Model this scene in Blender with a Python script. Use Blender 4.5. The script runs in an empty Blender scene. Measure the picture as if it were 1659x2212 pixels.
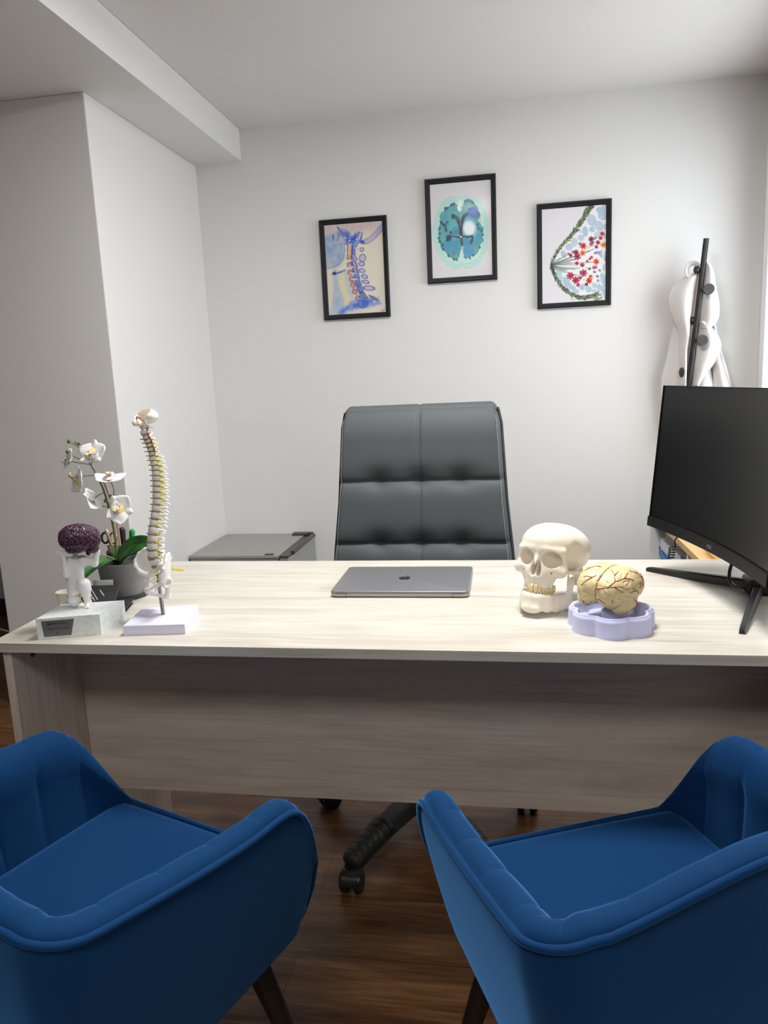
import bpy, bmesh, math, random
import numpy as np
from mathutils import Vector, Matrix, noise
from mathutils.bvhtree import BVHTree

PI = math.pi
random.seed(7)
scene = bpy.context.scene
COL = scene.collection

# ------------------------------------------------------------------ camera
YAW, PITCH, ROLL, CAMZ, FPX = -.1698, -.1773, -.0451, 1.2193, 1607.68
def camera():
    cy, sy, cp, sp = math.cos(YAW), math.sin(YAW), math.cos(PITCH), math.sin(PITCH)
    f = Vector((sy*cp, cy*cp, sp)); r = Vector((cy, -sy, 0)); u = r.cross(f)
    c, s = math.cos(ROLL), math.sin(ROLL)
    r2 = c*r + s*u; u2 = -s*r + c*u
    M = Matrix(((r2.x, u2.x, -f.x, 0), (r2.y, u2.y, -f.y, 0), (r2.z, u2.z, -f.z, CAMZ), (0, 0, 0, 1)))
    cd = bpy.data.cameras.new('camera'); co = bpy.data.objects.new('camera', cd)
    COL.objects.link(co); co.matrix_world = M
    cd.sensor_fit = 'VERTICAL'; cd.sensor_height = 36.0; cd.lens = FPX/2212*36.0
    cd.clip_start = .02; cd.clip_end = 60
    scene.camera = co
camera()

# ------------------------------------------------------------------ world, lights, exposure
scene.view_settings.view_transform = 'Standard'
scene.view_settings.look = 'None'
scene.view_settings.gamma = 1
scene.view_settings.use_curve_mapping = False
scene.view_settings.exposure = 0.08
w = bpy.data.worlds.new('sky'); scene.world = w; w.use_nodes = True
w.node_tree.nodes['Background'].inputs[0].default_value = (.86, .92, 1, 1)
w.node_tree.nodes['Background'].inputs[1].default_value = 1.3
def area(name, loc, size, power, col, rot=(0, 0, 0), sy=None):
    l = bpy.data.lights.new(name, 'AREA'); l.energy = power; l.color = col; l.size = size
    if sy: l.shape = 'RECTANGLE'; l.size_y = sy
    o = bpy.data.objects.new(name, l); COL.objects.link(o); o.location = loc; o.rotation_euler = rot
    return o
LAMP_A = (-.10, 1.62, 2.318)      # flush ceiling panel above the desk
FILL_LAMP = (-.30, -.55, 2.318)      # added fill panel behind the camera, lifts the desk front and walls
area('lamp_light', (LAMP_A[0], LAMP_A[1], 2.29),   .42, 32, (1, .985, .96))
area('lamp_light', (FILL_LAMP[0], FILL_LAMP[1], 2.29), .55, 16, (1, .985, .96))  # weaker fill, added from behind the camera; not a known fitting
area('window_daylight', (1.16, 2.72, 1.5), 1.0, 14, (.88, .94, 1), (0, PI/2, 0), 1.15)

# ------------------------------------------------------------------ scene helpers
def srgb(r, g, b):
    f = lambda c: (c/255/12.92) if c/255 <= .04045 else ((c/255+.055)/1.055)**2.4
    return (f(r), f(g), f(b))
def mat(name, col, rough=.5, metal=0, coat=0, sheen=0, trans=0, sss=0, emit=None, es=1, spec=.5, ior=1.45, sss_col=None):
    m = bpy.data.materials.new(name); m.use_nodes = True
    b = m.node_tree.nodes['Principled BSDF']
    b.inputs['Base Color'].default_value = (*col, 1)
    b.inputs['Roughness'].default_value = rough
    b.inputs['Metallic'].default_value = metal
    b.inputs['Coat Weight'].default_value = coat
    b.inputs['Coat Roughness'].default_value = .08
    b.inputs['Sheen Weight'].default_value = sheen
    b.inputs['Transmission Weight'].default_value = trans
    b.inputs['Specular IOR Level'].default_value = spec
    b.inputs['IOR'].default_value = ior
    if sss:
        b.inputs['Subsurface Weight'].default_value = sss
        b.inputs['Subsurface Radius'].default_value = sss_col or (1, .6, .4)
        b.inputs['Subsurface Scale'].default_value = .004
    if emit:
        b.inputs['Emission Color'].default_value = (*emit, 1); b.inputs['Emission Strength'].default_value = es
    return m
def NL(m): return m.node_tree.nodes, m.node_tree.links, m.node_tree.nodes['Principled BSDF']
def add_bump(m, scale, strength, dist=.001, stretch=(1, 1, 1), detail=3):
    n, l, b = NL(m)
    tc = n.new('ShaderNodeTexCoord'); mp = n.new('ShaderNodeMapping'); mp.inputs['Scale'].default_value = stretch
    nz = n.new('ShaderNodeTexNoise'); nz.inputs['Scale'].default_value = scale; nz.inputs['Detail'].default_value = detail
    bp = n.new('ShaderNodeBump'); bp.inputs['Strength'].default_value = strength; bp.inputs['Distance'].default_value = dist
    l.new(tc.outputs['Object'], mp.inputs[0]); l.new(mp.outputs[0], nz.inputs['Vector'])
    l.new(nz.outputs['Fac'], bp.inputs['Height']); l.new(bp.outputs[0], b.inputs['Normal'])
    return m
def ramp(n, stops):
    r = n.new('ShaderNodeValToRGB'); e = r.color_ramp.elements
    while len(e) < len(stops): e.new(.5)
    for i, (p, c) in enumerate(stops): e[i].position = p; e[i].color = (*c, 1)
    return r
def mix(n, l, a, b, fac, mode='MIX', f=None):
    m = n.new('ShaderNodeMix'); m.data_type = 'RGBA'; m.blend_type = mode
    if f is not None: m.inputs[0].default_value = f
    else: l.new(fac, m.inputs[0])
    for s, i in ((a, 6), (b, 7)):
        if isinstance(s, tuple): m.inputs[i].default_value = (*s, 1)
        else: l.new(s, m.inputs[i])
    return m.outputs[2]
def wood(name, along, dark, mid, light, rough=.5, s=1.0, vein=.5):
    """laminate with grain running along one axis ('x' or 'z')"""
    m = mat(name, mid, rough); n, l, b = NL(m)
    tc = n.new('ShaderNodeTexCoord'); mp = n.new('ShaderNodeMapping')
    mp.inputs['Scale'].default_value = {'x': (1.6*s, 12*s, 12*s), 'z': (12*s, 12*s, 1.4*s), 'y': (12*s, 1.4*s, 12*s)}[along]
    l.new(tc.outputs['Object'], mp.inputs[0])
    n1 = n.new('ShaderNodeTexNoise'); n1.inputs['Scale'].default_value = 1.6; n1.inputs['Detail'].default_value = 9; n1.inputs['Roughness'].default_value = .62; n1.inputs['Distortion'].default_value = .6
    l.new(mp.outputs[0], n1.inputs['Vector'])
    mp2 = n.new('ShaderNodeMapping'); mp2.inputs['Scale'].default_value = {'x': (3*s, 120*s, 120*s), 'z': (120*s, 120*s, 3*s), 'y': (120*s, 3*s, 120*s)}[along]
    l.new(tc.outputs['Object'], mp2.inputs[0])
    n2 = n.new('ShaderNodeTexNoise'); n2.inputs['Scale'].default_value = 1.5; n2.inputs['Detail'].default_value = 4
    l.new(mp2.outputs[0], n2.inputs['Vector'])
    r1 = ramp(n, [(.30, dark), (.50, mid), (.70, light)]); l.new(n1.outputs['Fac'], r1.inputs[0])
    r2 = ramp(n, [(.30, (.45, .42, .38)), (.52, (1, 1, 1))]); l.new(n2.outputs['Fac'], r2.inputs[0])
    l.new(mix(n, l, r1.outputs[0], r2.outputs[0], None, 'MULTIPLY', vein), b.inputs['Base Color'])
    return m

class MB:
    """collects shapes and links them as one mesh object"""
    def __init__(s): s.v = []; s.f = []
    def add(s, vs, fs):
        o = len(s.v); s.v += [tuple(v) for v in vs]; s.f += [tuple(i+o for i in f) for f in fs]; return s
    def bm(s, b, M=None):
        b.verts.ensure_lookup_table(); b.verts.index_update()
        s.add([(M @ v.co if M else v.co) for v in b.verts], [[v.index for v in f.verts] for f in b.faces]); b.free(); return s
    def box(s, c, d, bev=0, M=None, seg=2):
        b = bmesh.new(); bmesh.ops.create_cube(b, size=1)
        for v in b.verts: v.co = Vector((v.co.x*d[0], v.co.y*d[1], v.co.z*d[2]))
        if bev: bmesh.ops.bevel(b, geom=list(b.edges), offset=bev, segments=seg, profile=.5, affect='EDGES')
        T = Matrix.Translation(c)
        return s.bm(b, (M @ T) if M else T)
    def prism(s, poly, z0, z1, M=None, bev=0, seg=2):
        b = bmesh.new(); vs = [b.verts.new((x, y, z0)) for x, y in poly]; f = b.faces.new(vs)
        r = bmesh.ops.extrude_face_region(b, geom=[f])
        for v in r['geom']:
            if isinstance(v, bmesh.types.BMVert): v.co.z = z1
        bmesh.ops.recalc_face_normals(b, faces=list(b.faces))
        if bev:
            es = [e for e in b.edges if abs(e.verts[0].co.z-e.verts[1].co.z) < 1e-9 and abs(e.verts[0].co.z-max(z0, z1)) < 1e-9]
            bmesh.ops.bevel(b, geom=es, offset=bev, segments=seg, profile=.5, affect='EDGES')
        return s.bm(b, M)
    def tube(s, pts, r, n=10, closed=False, sq=None):
        P = [Vector(p) for p in pts]; N = len(P); rr = r if hasattr(r, '__len__') else [r]*N
        up = Vector((0, 0, 1)); rings = []; prev = None
        for i in range(N):
            a = P[(i-1) % N] if (i or closed) else P[0]; b = P[(i+1) % N] if (i < N-1 or closed) else P[-1]
            t = (b-a).normalized() if (b-a).length > 1e-9 else Vector((0, 0, 1))
            if prev is None: x = t.orthogonal().normalized() if abs(t.dot(up)) > .95 else t.cross(up).normalized()
            else:
                x = prev - t*prev.dot(t); x = x.normalized() if x.length > 1e-6 else t.orthogonal().normalized()
            prev = x; y = t.cross(x)
            k = sq or 1
            rings.append([P[i] + (x*math.cos(2*PI*j/n) + y*math.sin(2*PI*j/n)*k)*rr[i] for j in range(n)])
        vs = [v for g in rings for v in g]; fs = []
        for i in range(N if closed else N-1):
            for j in range(n):
                a = i*n+j; b = i*n+(j+1) % n; c = ((i+1) % N)*n+(j+1) % n; d = ((i+1) % N)*n+j; fs.append((a, b, c, d))
        if not closed: fs += [tuple(range(n-1, -1, -1)), tuple((N-1)*n+j for j in range(n))]
        return s.add(vs, fs)
    def cyl(s, p0, p1, r0, r1=None, n=16): return s.tube([p0, p1], [r0, r0 if r1 is None else r1], n)
    def lathe(s, prof, n=32, M=None, c=(0, 0, 0), cap=True):
        vs = []; fs = []; N = len(prof)
        for r, z in prof:
            for j in range(n):
                v = Vector((c[0]+r*math.cos(2*PI*j/n), c[1]+r*math.sin(2*PI*j/n), c[2]+z)); vs.append(M @ v if M else v)
        for i in range(N-1):
            for j in range(n): fs.append((i*n+j, i*n+(j+1) % n, (i+1)*n+(j+1) % n, (i+1)*n+j))
        if cap: fs += [tuple(range(n-1, -1, -1)), tuple((N-1)*n+j for j in range(n))]
        return s.add(vs, fs)
    def ell(s, c, r, M=None, u=16, v=10):
        b = bmesh.new(); bmesh.ops.create_uvsphere(b, u_segments=u, v_segments=v, radius=1)
        for q in b.verts: q.co = Vector((q.co.x*r[0], q.co.y*r[1], q.co.z*r[2]))
        T = Matrix.Translation(c); return s.bm(b, T @ M if M else T)
    def grid(s, fn, nu, nv, wrap=False):
        vs = [fn(i/(nu-1) if not wrap else i/nu, j/(nv-1)) for j in range(nv) for i in range(nu)]
        fs = []
        for j in range(nv-1):
            for i in range(nu if wrap else nu-1):
                fs.append((j*nu+i, j*nu+(i+1) % nu, (j+1)*nu+(i+1) % nu, (j+1)*nu+i))
        return s.add(vs, fs)
    def sheet(s, fn, nu, nv, t):
        """double-sided sheet of thickness t built on fn(u,v)"""
        V = [[Vector(fn(i/(nu-1), j/(nv-1))) for i in range(nu)] for j in range(nv)]
        def nrm(i, j):
            a = V[j][min(i+1, nu-1)]-V[j][max(i-1, 0)]; b = V[min(j+1, nv-1)][i]-V[max(j-1, 0)][i]
            c = a.cross(b); return c.normalized() if c.length > 1e-12 else Vector((0, 0, 1))
        A = [V[j][i]+nrm(i, j)*t/2 for j in range(nv) for i in range(nu)]
        B = [V[j][i]-nrm(i, j)*t/2 for j in range(nv) for i in range(nu)]
        o = len(A); fs = []
        q = lambda i, j: j*nu+i
        for j in range(nv-1):
            for i in range(nu-1):
                fs.append((q(i, j), q(i+1, j), q(i+1, j+1), q(i, j+1)))
                fs.append((o+q(i, j+1), o+q(i+1, j+1), o+q(i+1, j), o+q(i, j)))
        for i in range(nu-1):
            fs.append((o+q(i, 0), o+q(i+1, 0), q(i+1, 0), q(i, 0))); fs.append((q(i, nv-1), q(i+1, nv-1), o+q(i+1, nv-1), o+q(i, nv-1)))
        for j in range(nv-1):
            fs.append((q(0, j), q(0, j+1), o+q(0, j+1), o+q(0, j))); fs.append((o+q(nu-1, j), o+q(nu-1, j+1), q(nu-1, j+1), q(nu-1, j)))
        return s.add(A+B, fs)
    def build(s, name, m, parent=None, smooth=40, sub=0):
        me = bpy.data.meshes.new(name); me.from_pydata(s.v, [], s.f); me.validate(); me.update()
        return link(name, me, m, parent, smooth, sub)
def link(name, me, m, parent=None, smooth=40, sub=0):
    if m: me.materials.append(m)
    o = bpy.data.objects.new(name, me); COL.objects.link(o)
    if parent is not None: o.parent = parent
    if smooth:
        me.shade_smooth()
        if smooth < 180: me.set_sharp_from_angle(angle=math.radians(smooth))
    if sub:
        d = o.modifiers.new('sub', 'SUBSURF'); d.levels = d.render_levels = sub
    return o
def tag(o, label, cat, group=None):
    o['label'] = label; o['category'] = cat
    if group: o['group'] = group
    return o
def thing(name, label, cat, loc=(0, 0, 0), rz=0, group=None):
    o = bpy.data.objects.new(name, None); COL.objects.link(o); o.location = loc; o.rotation_euler = (0, 0, rz)
    o.empty_display_size = .05
    return tag(o, label, cat, group)
def struct(o): o['kind'] = 'structure'; return o
def text_mesh(body, size, ext=.0002, align='LEFT'):
    cu = bpy.data.curves.new('t', 'FONT'); cu.body = body; cu.size = size; cu.extrude = ext; cu.align_x = align
    to = bpy.data.objects.new('t', cu); COL.objects.link(to)
    dg = bpy.context.evaluated_depsgraph_get(); dg.update()
    me = bpy.data.meshes.new_from_object(to.evaluated_get(dg))
    bpy.data.objects.remove(to); bpy.data.curves.remove(cu)
    return me
def catmull(pts, n=8):
    P = [Vector(p) for p in pts]; out = []
    for i in range(len(P)-1):
        a = P[max(i-1, 0)]; b = P[i]; c = P[i+1]; d = P[min(i+2, len(P)-1)]
        for k in range(n):
            t = k/n; out.append(.5*((2*b)+(c-a)*t+(2*a-5*b+4*c-d)*t*t+(3*b-a-3*c+d)*t**3))
    out.append(P[-1]); return out
def interp(x, tab):
    return float(np.interp(x, [t[0] for t in tab], [t[1] for t in tab]))

# ------------------------------------------------------------------ signed-distance modelling (numpy) -> one continuous surface
class SDF:
    def __init__(s, lo, hi, h):
        s.h = h; s.lo = np.array(lo, float)
        n = [int((b-a)/h)+2 for a, b in zip(lo, hi)]
        ax = [s.lo[i]+h*np.arange(n[i]) for i in range(3)]
        s.X, s.Y, s.Z = [a.astype(np.float32) for a in np.meshgrid(*ax, indexing='ij')]
        s.F = np.full(s.X.shape, 1e3, np.float32)
    def ell(s, c, r, R=None):
        x, y, z = s.X-c[0], s.Y-c[1], s.Z-c[2]
        if R is not None:
            R = np.array(R, float); x, y, z = [R[0, i]*x+R[1, i]*y+R[2, i]*z for i in range(3)]
        k = np.sqrt((x/r[0])**2+(y/r[1])**2+(z/r[2])**2)
        return (k-1)*min(r)*(.35+.65*np.clip(1, 0, 1)) if False else (k-1)*np.float32((r[0]*r[1]*r[2])**(1/3))*np.float32(.9)
    def cap(s, a, b, ra, rb=None, flat=None):
        rb = ra if rb is None else rb
        a = np.array(a, float); b = np.array(b, float); d = b-a; L = float(d@d)+1e-12
        t = np.clip(((s.X-a[0])*d[0]+(s.Y-a[1])*d[1]+(s.Z-a[2])*d[2])/L, 0, 1)
        x, y, z = s.X-(a[0]+t*d[0]), s.Y-(a[1]+t*d[1]), s.Z-(a[2]+t*d[2])
        if flat is not None:
            n, k = flat; n = np.array(n, float); n /= np.linalg.norm(n); q = (x*n[0]+y*n[1]+z*n[2])*(k-1)
            x, y, z = x+q*n[0], y+q*n[1], z+q*n[2]
        return np.sqrt(x*x+y*y+z*z)-(ra+(rb-ra)*t)
    def rbox(s, c, hs, r=0, R=None):
        x, y, z = s.X-c[0], s.Y-c[1], s.Z-c[2]
        if R is not None:
            R = np.array(R, float); x, y, z = [R[0, i]*x+R[1, i]*y+R[2, i]*z for i in range(3)]
        qx, qy, qz = np.abs(x)-(hs[0]-r), np.abs(y)-(hs[1]-r), np.abs(z)-(hs[2]-r)
        return np.sqrt(np.maximum(qx, 0)**2+np.maximum(qy, 0)**2+np.maximum(qz, 0)**2)+np.minimum(np.maximum(qx, np.maximum(qy, qz)), 0)-r
    def u(s, d, k=0):
        if k:
            h = np.clip(.5+.5*(s.F-d)/k, 0, 1); s.F = s.F*(1-h)+d*h-k*h*(1-h)
        else: s.F = np.minimum(s.F, d)
        return s
    def cut(s, d, k=0):
        if k:
            h = np.clip(.5-.5*(s.F+d)/k, 0, 1); s.F = s.F*(1-h)+(-d)*h+k*h*(1-h)
        else: s.F = np.maximum(s.F, -d)
        return s
    def mesh(s, smooth=1):
        F = s.F; I = F < 0
        nx, ny, nz = F.shape
        sh = lambda a, i, j, k: a[i:nx-1+i, j:ny-1+j, k:nz-1+k]
        cnt = sum(sh(I, i, j, k).astype(np.int8) for i in (0, 1) for j in (0, 1) for k in (0, 1))
        act = (cnt > 0) & (cnt < 8); idx = np.argwhere(act)
        vid = np.full(act.shape, -1, np.int64); vid[act] = np.arange(len(idx))
        acc = np.zeros((len(idx), 3)); num = np.zeros(len(idx))
        cor = [(i, j, k) for i in (0, 1) for j in (0, 1) for k in (0, 1)]
        val = {c: F[idx[:, 0]+c[0], idx[:, 1]+c[1], idx[:, 2]+c[2]] for c in cor}
        for a in cor:
            for ax in range(3):
                if a[ax] == 0:
                    b = tuple(1 if q == ax else a[q] for q in range(3)); fa, fb = val[a], val[b]
                    m = (fa < 0) != (fb < 0); t = np.where(m, fa/np.where(m, fa-fb, 1), 0)
                    p = np.array(a, float)[None, :].repeat(len(idx), 0); p[:, ax] += t
                    acc[m] += p[m]; num[m] += 1
        V = s.lo+(idx+acc/num[:, None])*s.h
        faces = []
        for ax in range(3):
            e = [0, 0, 0]; e[ax] = 1
            A = I[:nx-e[0], :ny-e[1], :nz-e[2]]; B = I[e[0]:, e[1]:, e[2]:]
            ed = np.argwhere(A != B); o = [q for q in range(3) if q != ax]
            ok = (ed[:, o[0]] > 0) & (ed[:, o[1]] > 0)
            lim = [nx-1, ny-1, nz-1]
            for q in o: ok &= ed[:, q] < lim[q]
            ok &= ed[:, ax] < lim[ax]
            ed = ed[ok]
            fl = A[ed[:, 0], ed[:, 1], ed[:, 2]]
            def cell(d0, d1):
                q = ed.copy(); q[:, o[0]] -= d0; q[:, o[1]] -= d1; return vid[q[:, 0], q[:, 1], q[:, 2]]
            Q = np.stack([cell(1, 1), cell(0, 1), cell(0, 0), cell(1, 0)], 1)
            flip = fl if ax != 1 else ~fl
            Q[~flip] = Q[~flip][:, ::-1]
            faces.append(Q)
        Fc = np.concatenate(faces); Fc = Fc[(Fc >= 0).all(1)]
        for _ in range(smooth):
            S = np.zeros_like(V); C = np.zeros(len(V))
            for i in range(4):
                a, b = Fc[:, i], Fc[:, (i+1) % 4]
                np.add.at(S, a, V[b]); np.add.at(C, a, 1); np.add.at(S, b, V[a]); np.add.at(C, b, 1)
            V = V*.5+.5*S/np.maximum(C, 1)[:, None]
        return V, Fc
def sdf_obj(sd, name, m, parent, M=None, smooth=1, disp=None):
    V, Fc = sd.mesh(smooth)
    if disp is not None:
        N = vnormals(V, Fc); V = V+N*np.array([disp(Vector(p)) for p in V])[:, None]
    if M is not None:
        A = np.array(M); V = V @ A[:3, :3].T+A[:3, 3]
    me = bpy.data.meshes.new(name); me.from_pydata(V.tolist(), [], Fc.tolist()); me.update()
    return link(name, me, m, parent, 180)
def vnormals(V, Fc):
    n = np.cross(V[Fc[:, 2]]-V[Fc[:, 0]], V[Fc[:, 3]]-V[Fc[:, 1]]); N = np.zeros_like(V)
    for i in range(4): np.add.at(N, Fc[:, i], n)
    return N/np.maximum(np.linalg.norm(N, axis=1), 1e-12)[:, None]
def rotm(ax, a): return np.array(Matrix.Rotation(a, 3, ax))

# ------------------------------------------------------------------ materials
M_wall = add_bump(mat('white_paint', (.78, .775, .76), .75), 60, .10, .002)
M_ceil = mat('ceiling_paint', (.75, .735, .72), .9)
M_desk = wood('pale_laminate', 'x', srgb(184, 176, 162), srgb(203, 198, 187), srgb(213, 210, 202), .38, 1, .28)
M_panel = wood('pale_laminate_panel', 'x', srgb(186, 172, 156), srgb(206, 194, 180), srgb(218, 208, 196), 0.45, .8, .25)
M_side = wood('pale_laminate_side', 'z', srgb(190, 172, 158), srgb(212, 198, 186), srgb(224, 212, 202), .45, .8, .35)
M_black = mat('black_plastic', (.012, .012, .013), .38)
M_blackm = mat('black_matte', (.02, .02, .021), .6)
M_white = mat('white_lacquer', (.8, .8, .79), .35)
M_bone = mat('bone_plastic', srgb(246, 238, 222), .34, sss=.35, sss_col=(1, .5, .25))
M_bone.node_tree.nodes['Principled BSDF'].inputs['Subsurface Scale'].default_value = .012
M_bonew = mat('white_bone_plastic', srgb(240, 238, 233), .4)
M_chrome = mat('chrome', (.62, .6, .56), .18, 1)
M_yellow = mat('yellow_nerve', srgb(232, 218, 20), .4)
M_red = mat('red_vessel', srgb(190, 18, 48), .35)
M_disc = mat('tan_disc', srgb(168, 152, 122), .5)
M_lav = mat('lavender_plastic', srgb(208, 210, 246), .42)
M_lavw = mat('pale_lavender_plastic', srgb(226, 224, 246), .35)
M_velvet = mat('blue_velvet', (.004, .038, .124), .8, sheen=.9, spec=.12)
NLv = NL(M_velvet); NLv[2].inputs['Sheen Tint'].default_value = (.12, .38, .85, 1); NLv[2].inputs['Sheen Roughness'].default_value = .35
add_bump(M_velvet, 900, .12, .0004)
M_leather = add_bump(mat('grey_leather', (.070, .080, .087), .62, spec=.38), 420, .10, .0006)

def floor_mat():
    m = mat('walnut_planks', (.1, .05, .02), .33, spec=.35); n, l, b = NL(m)
    tc = n.new('ShaderNodeTexCoord')
    mp = n.new('ShaderNodeMapping'); mp.inputs['Location'].default_value = (.02, -.035, 0); l.new(tc.outputs['Object'], mp.inputs[0])
    br = n.new('ShaderNodeTexBrick'); br.offset = .37; br.inputs['Scale'].default_value = 1
    br.inputs['Brick Width'].default_value = 1.21; br.inputs['Row Height'].default_value = .19
    br.inputs['Mortar Size'].default_value = .0009; br.inputs['Mortar Smooth'].default_value = .1; br.inputs['Bias'].default_value = 0
    br.inputs['Color1'].default_value = (.78, .78, .78, 1); br.inputs['Color2'].default_value = (1.1, 1.1, 1.1, 1); br.inputs['Mortar'].default_value = (.25, .25, .25, 1)
    l.new(mp.outputs[0], br.inputs['Vector'])
    m1 = n.new('ShaderNodeMapping'); m1.inputs['Scale'].default_value = (1.2, 9, 1); l.new(tc.outputs['Object'], m1.inputs[0])
    n1 = n.new('ShaderNodeTexNoise'); n1.inputs['Scale'].default_value = 1.8; n1.inputs['Detail'].default_value = 9; n1.inputs['Roughness'].default_value = .65; n1.inputs['Distortion'].default_value = .8
    l.new(m1.outputs[0], n1.inputs['Vector'])
    m2 = n.new('ShaderNodeMapping'); m2.inputs['Scale'].default_value = (4, 90, 1); l.new(tc.outputs['Object'], m2.inputs[0])
    n2 = n.new('ShaderNodeTexNoise'); n2.inputs['Scale'].default_value = 2; n2.inputs['Detail'].default_value = 5; l.new(m2.outputs[0], n2.inputs['Vector'])
    r1 = ramp(n, [(.30, srgb(66, 42, 26)), (.48, srgb(112, 76, 48)), (.70, srgb(156, 114, 74))]); l.new(n1.outputs['Fac'], r1.inputs[0])
    r2 = ramp(n, [(.36, (.5, .45, .4)), (.56, (1, 1, 1))]); l.new(n2.outputs['Fac'], r2.inputs[0])
    c = mix(n, l, r1.outputs[0], r2.outputs[0], None, 'MULTIPLY', .6)
    c = mix(n, l, c, br.outputs['Color'], None, 'MULTIPLY', 1.0)
    l.new(c, b.inputs['Base Color'])
    return m
M_floor = floor_mat()

# ------------------------------------------------------------------ the room
ZC, ZS, YB = 2.335, 2.2, 3.4
XL, XB, XR = -1.373, -1.157, 1.035      # pillar side face, beam face, right wall
struct(MB().box((-.9, .6, -.05), (4.6, 7.4, .1)).build('floor', M_floor, smooth=0))
struct(MB().box((-.06, .6, ZC+.05), (2.19, 7.4, .1)).build('ceiling', M_ceil, smooth=0))
struct(MB().box((XB-1.05, .6, (ZS+ZC+.1)/2), (2.1, 7.4, ZC+.1-ZS)).build('trim_1', M_wall, smooth=0))      # dropped beam
struct(MB().box(((XL+XR+.1)/2, YB+.05, ZC/2), (XR+.1-XL, .1, ZC)).build('wall_back', M_wall, smooth=0))
struct(MB().box(((XL-1.925)/2, (2.487+YB+.1)/2, ZS/2), (XL+1.925, YB+.1-2.487, ZS), .004).build('wall_left', M_wall, smooth=0))
struct(MB().box((-2.6, 3.67, ZS/2), (1.4, .1, ZS)).build('wall_corridor', mat('corridor_paint', (.42, .42, .43), .8), smooth=0))
struct(MB().box((-2.55, 3.612, .05), (1.25, .016, .10), .003).build('baseboard_corridor', mat('dark_baseboard', (.02, .008, .006), .5), smooth=0))
struct(MB().box((-3.25, .6, ZS/2), (.1, 7.4, ZS)).build('wall_far_left', mat('corridor_side_paint', (.5, .5, .5), .8), smooth=0))
struct(MB().box((-1.1, -3.05, ZC/2), (4.4, .1, ZC)).build('wall_front', M_wall, smooth=0))
wr = MB()                                # right wall with the window opening
wy0, wy1, wz0, wz1 = 2.15, 3.27, .82, 2.12
wr.box((XR+.06, (wy0-3.1)/2, ZC/2), (.12, wy0+3.1, ZC)); wr.box((XR+.06, (wy1+YB+.1)/2, ZC/2), (.12, YB+.1-wy1, ZC))
wr.box((XR+.06, (wy0+wy1)/2, wz0/2), (.12, wy1-wy0, wz0)); wr.box((XR+.06, (wy0+wy1)/2, (wz1+ZC)/2), (.12, wy1-wy0, ZC-wz1))
struct(wr.build('wall_right', M_wall, smooth=0))
M_pvc = mat('white_window_profile', (.85, .86, .87), .3)
wf = bpy.data.objects.new('window_1', None); COL.objects.link(wf); struct(wf); wf.location = (XR, (wy0+wy1)/2, wz0)
def wbox(name, y0, y1, z0, z1, x0, x1, m=M_pvc, bev=.004):
    MB().box(((x0+x1)/2, (y0+y1)/2-(wy0+wy1)/2, (z0+z1)/2-wz0), (x1-x0, y1-y0, z1-z0), bev).build(name, m, wf, 0)
for a in ((wy0, wy0+.055, wz0, wz1), (wy1-.055, wy1, wz0, wz1), (wy0, wy1, wz0, wz0+.055), (wy0, wy1, wz1-.055, wz1)):
    wbox('window_frame', *a, -.035, .03)
wbox('window_sash', (wy0+wy1)/2-.03, (wy0+wy1)/2+.03, wz0+.05, wz1-.05, -.02, .025)
wbox('window_pane', wy0+.05, wy1-.05, wz0+.05, wz1-.05, .004, .008, mat('window_glass', (1, 1, 1), 0, trans=1, ior=1.01), 0)
def ceiling_lamp(loc, s, label):
    t = thing('ceiling_light', label, 'ceiling light', (loc[0], loc[1], ZC), 0, None)
    MB().box((0, 0, -.009), (s, s, .018), .003).build('frame', M_white, t, 0)
    MB().box((0, 0, -.0195), (s-.03, s-.03, .003)).build('diffuser', mat('lamp_diffuser', (1, 1, 1), .5, emit=(1, .985, .96), es=3), t, 0)
ceiling_lamp(LAMP_A, .5, 'square flush ceiling light panel above the desk')
ceiling_lamp(FILL_LAMP, .62, 'square flush fill light panel added on the ceiling behind the camera')
tag(MB().tube(catmull([(-3.0, 3.42, .004), (-2.85, 3.44, .004), (-2.7, 3.40, .004), (-2.5, 3.3, .004)]), .004, 6).build('floor_cable', M_white), 'thin white cable lying along the dark baseboard beyond the pillar', 'cable')

# ------------------------------------------------------------------ the desk
ZD = .75
DX0, DX1, DY0, DY1 = -.996, .525, 1.228, 1.871
desk = thing('office_desk', 'long pale whitewashed wood desk with a plain modesty panel', 'desk', ((DX0+DX1)/2, (DY0+DY1)/2, 0))
DC = Vector(desk.location)
def dbox(name, x0, x1, y0, y1, z0, z1, m, bev=.0008):
    return MB().box(((x0+x1)/2-DC.x, (y0+y1)/2-DC.y, (z0+z1)/2), (x1-x0, y1-y0, z1-z0), bev).build(name, m, desk, 0)
dbox('desktop', DX0, DX1, DY0, DY1, ZD-.019, ZD, M_desk)
for x in (-.98, .505):
    dbox('side_panel', x, x+.018, DY0+.012, 1.812, .012, ZD-.019, M_side)
dbox('modesty_panel', -.962, .505, 1.46, 1.478, .312, ZD-.019, M_panel)
for x in (-.971, .510):
    for y in (1.262, 1.795):
        MB().box((x-DC.x, y-DC.y, .006), (.03, .03, .012), .002).build('foot', M_black, desk, 0)
sc = MB().cyl((-.9615-DC.x, 1.303-DC.y, .702), (-.9600-DC.x, 1.303-DC.y, .702), .0085, n=20).build('screw', mat('screw_metal', (.2, .2, .2), .4, 1), desk)
MB().box((-.9597-DC.x, 1.303-DC.y, .702), (.0006, .009, .002)).box((-.9597-DC.x, 1.303-DC.y, .702), (.0006, .002, .009)).build('cross_slot', M_black, sc, 0)

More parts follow.
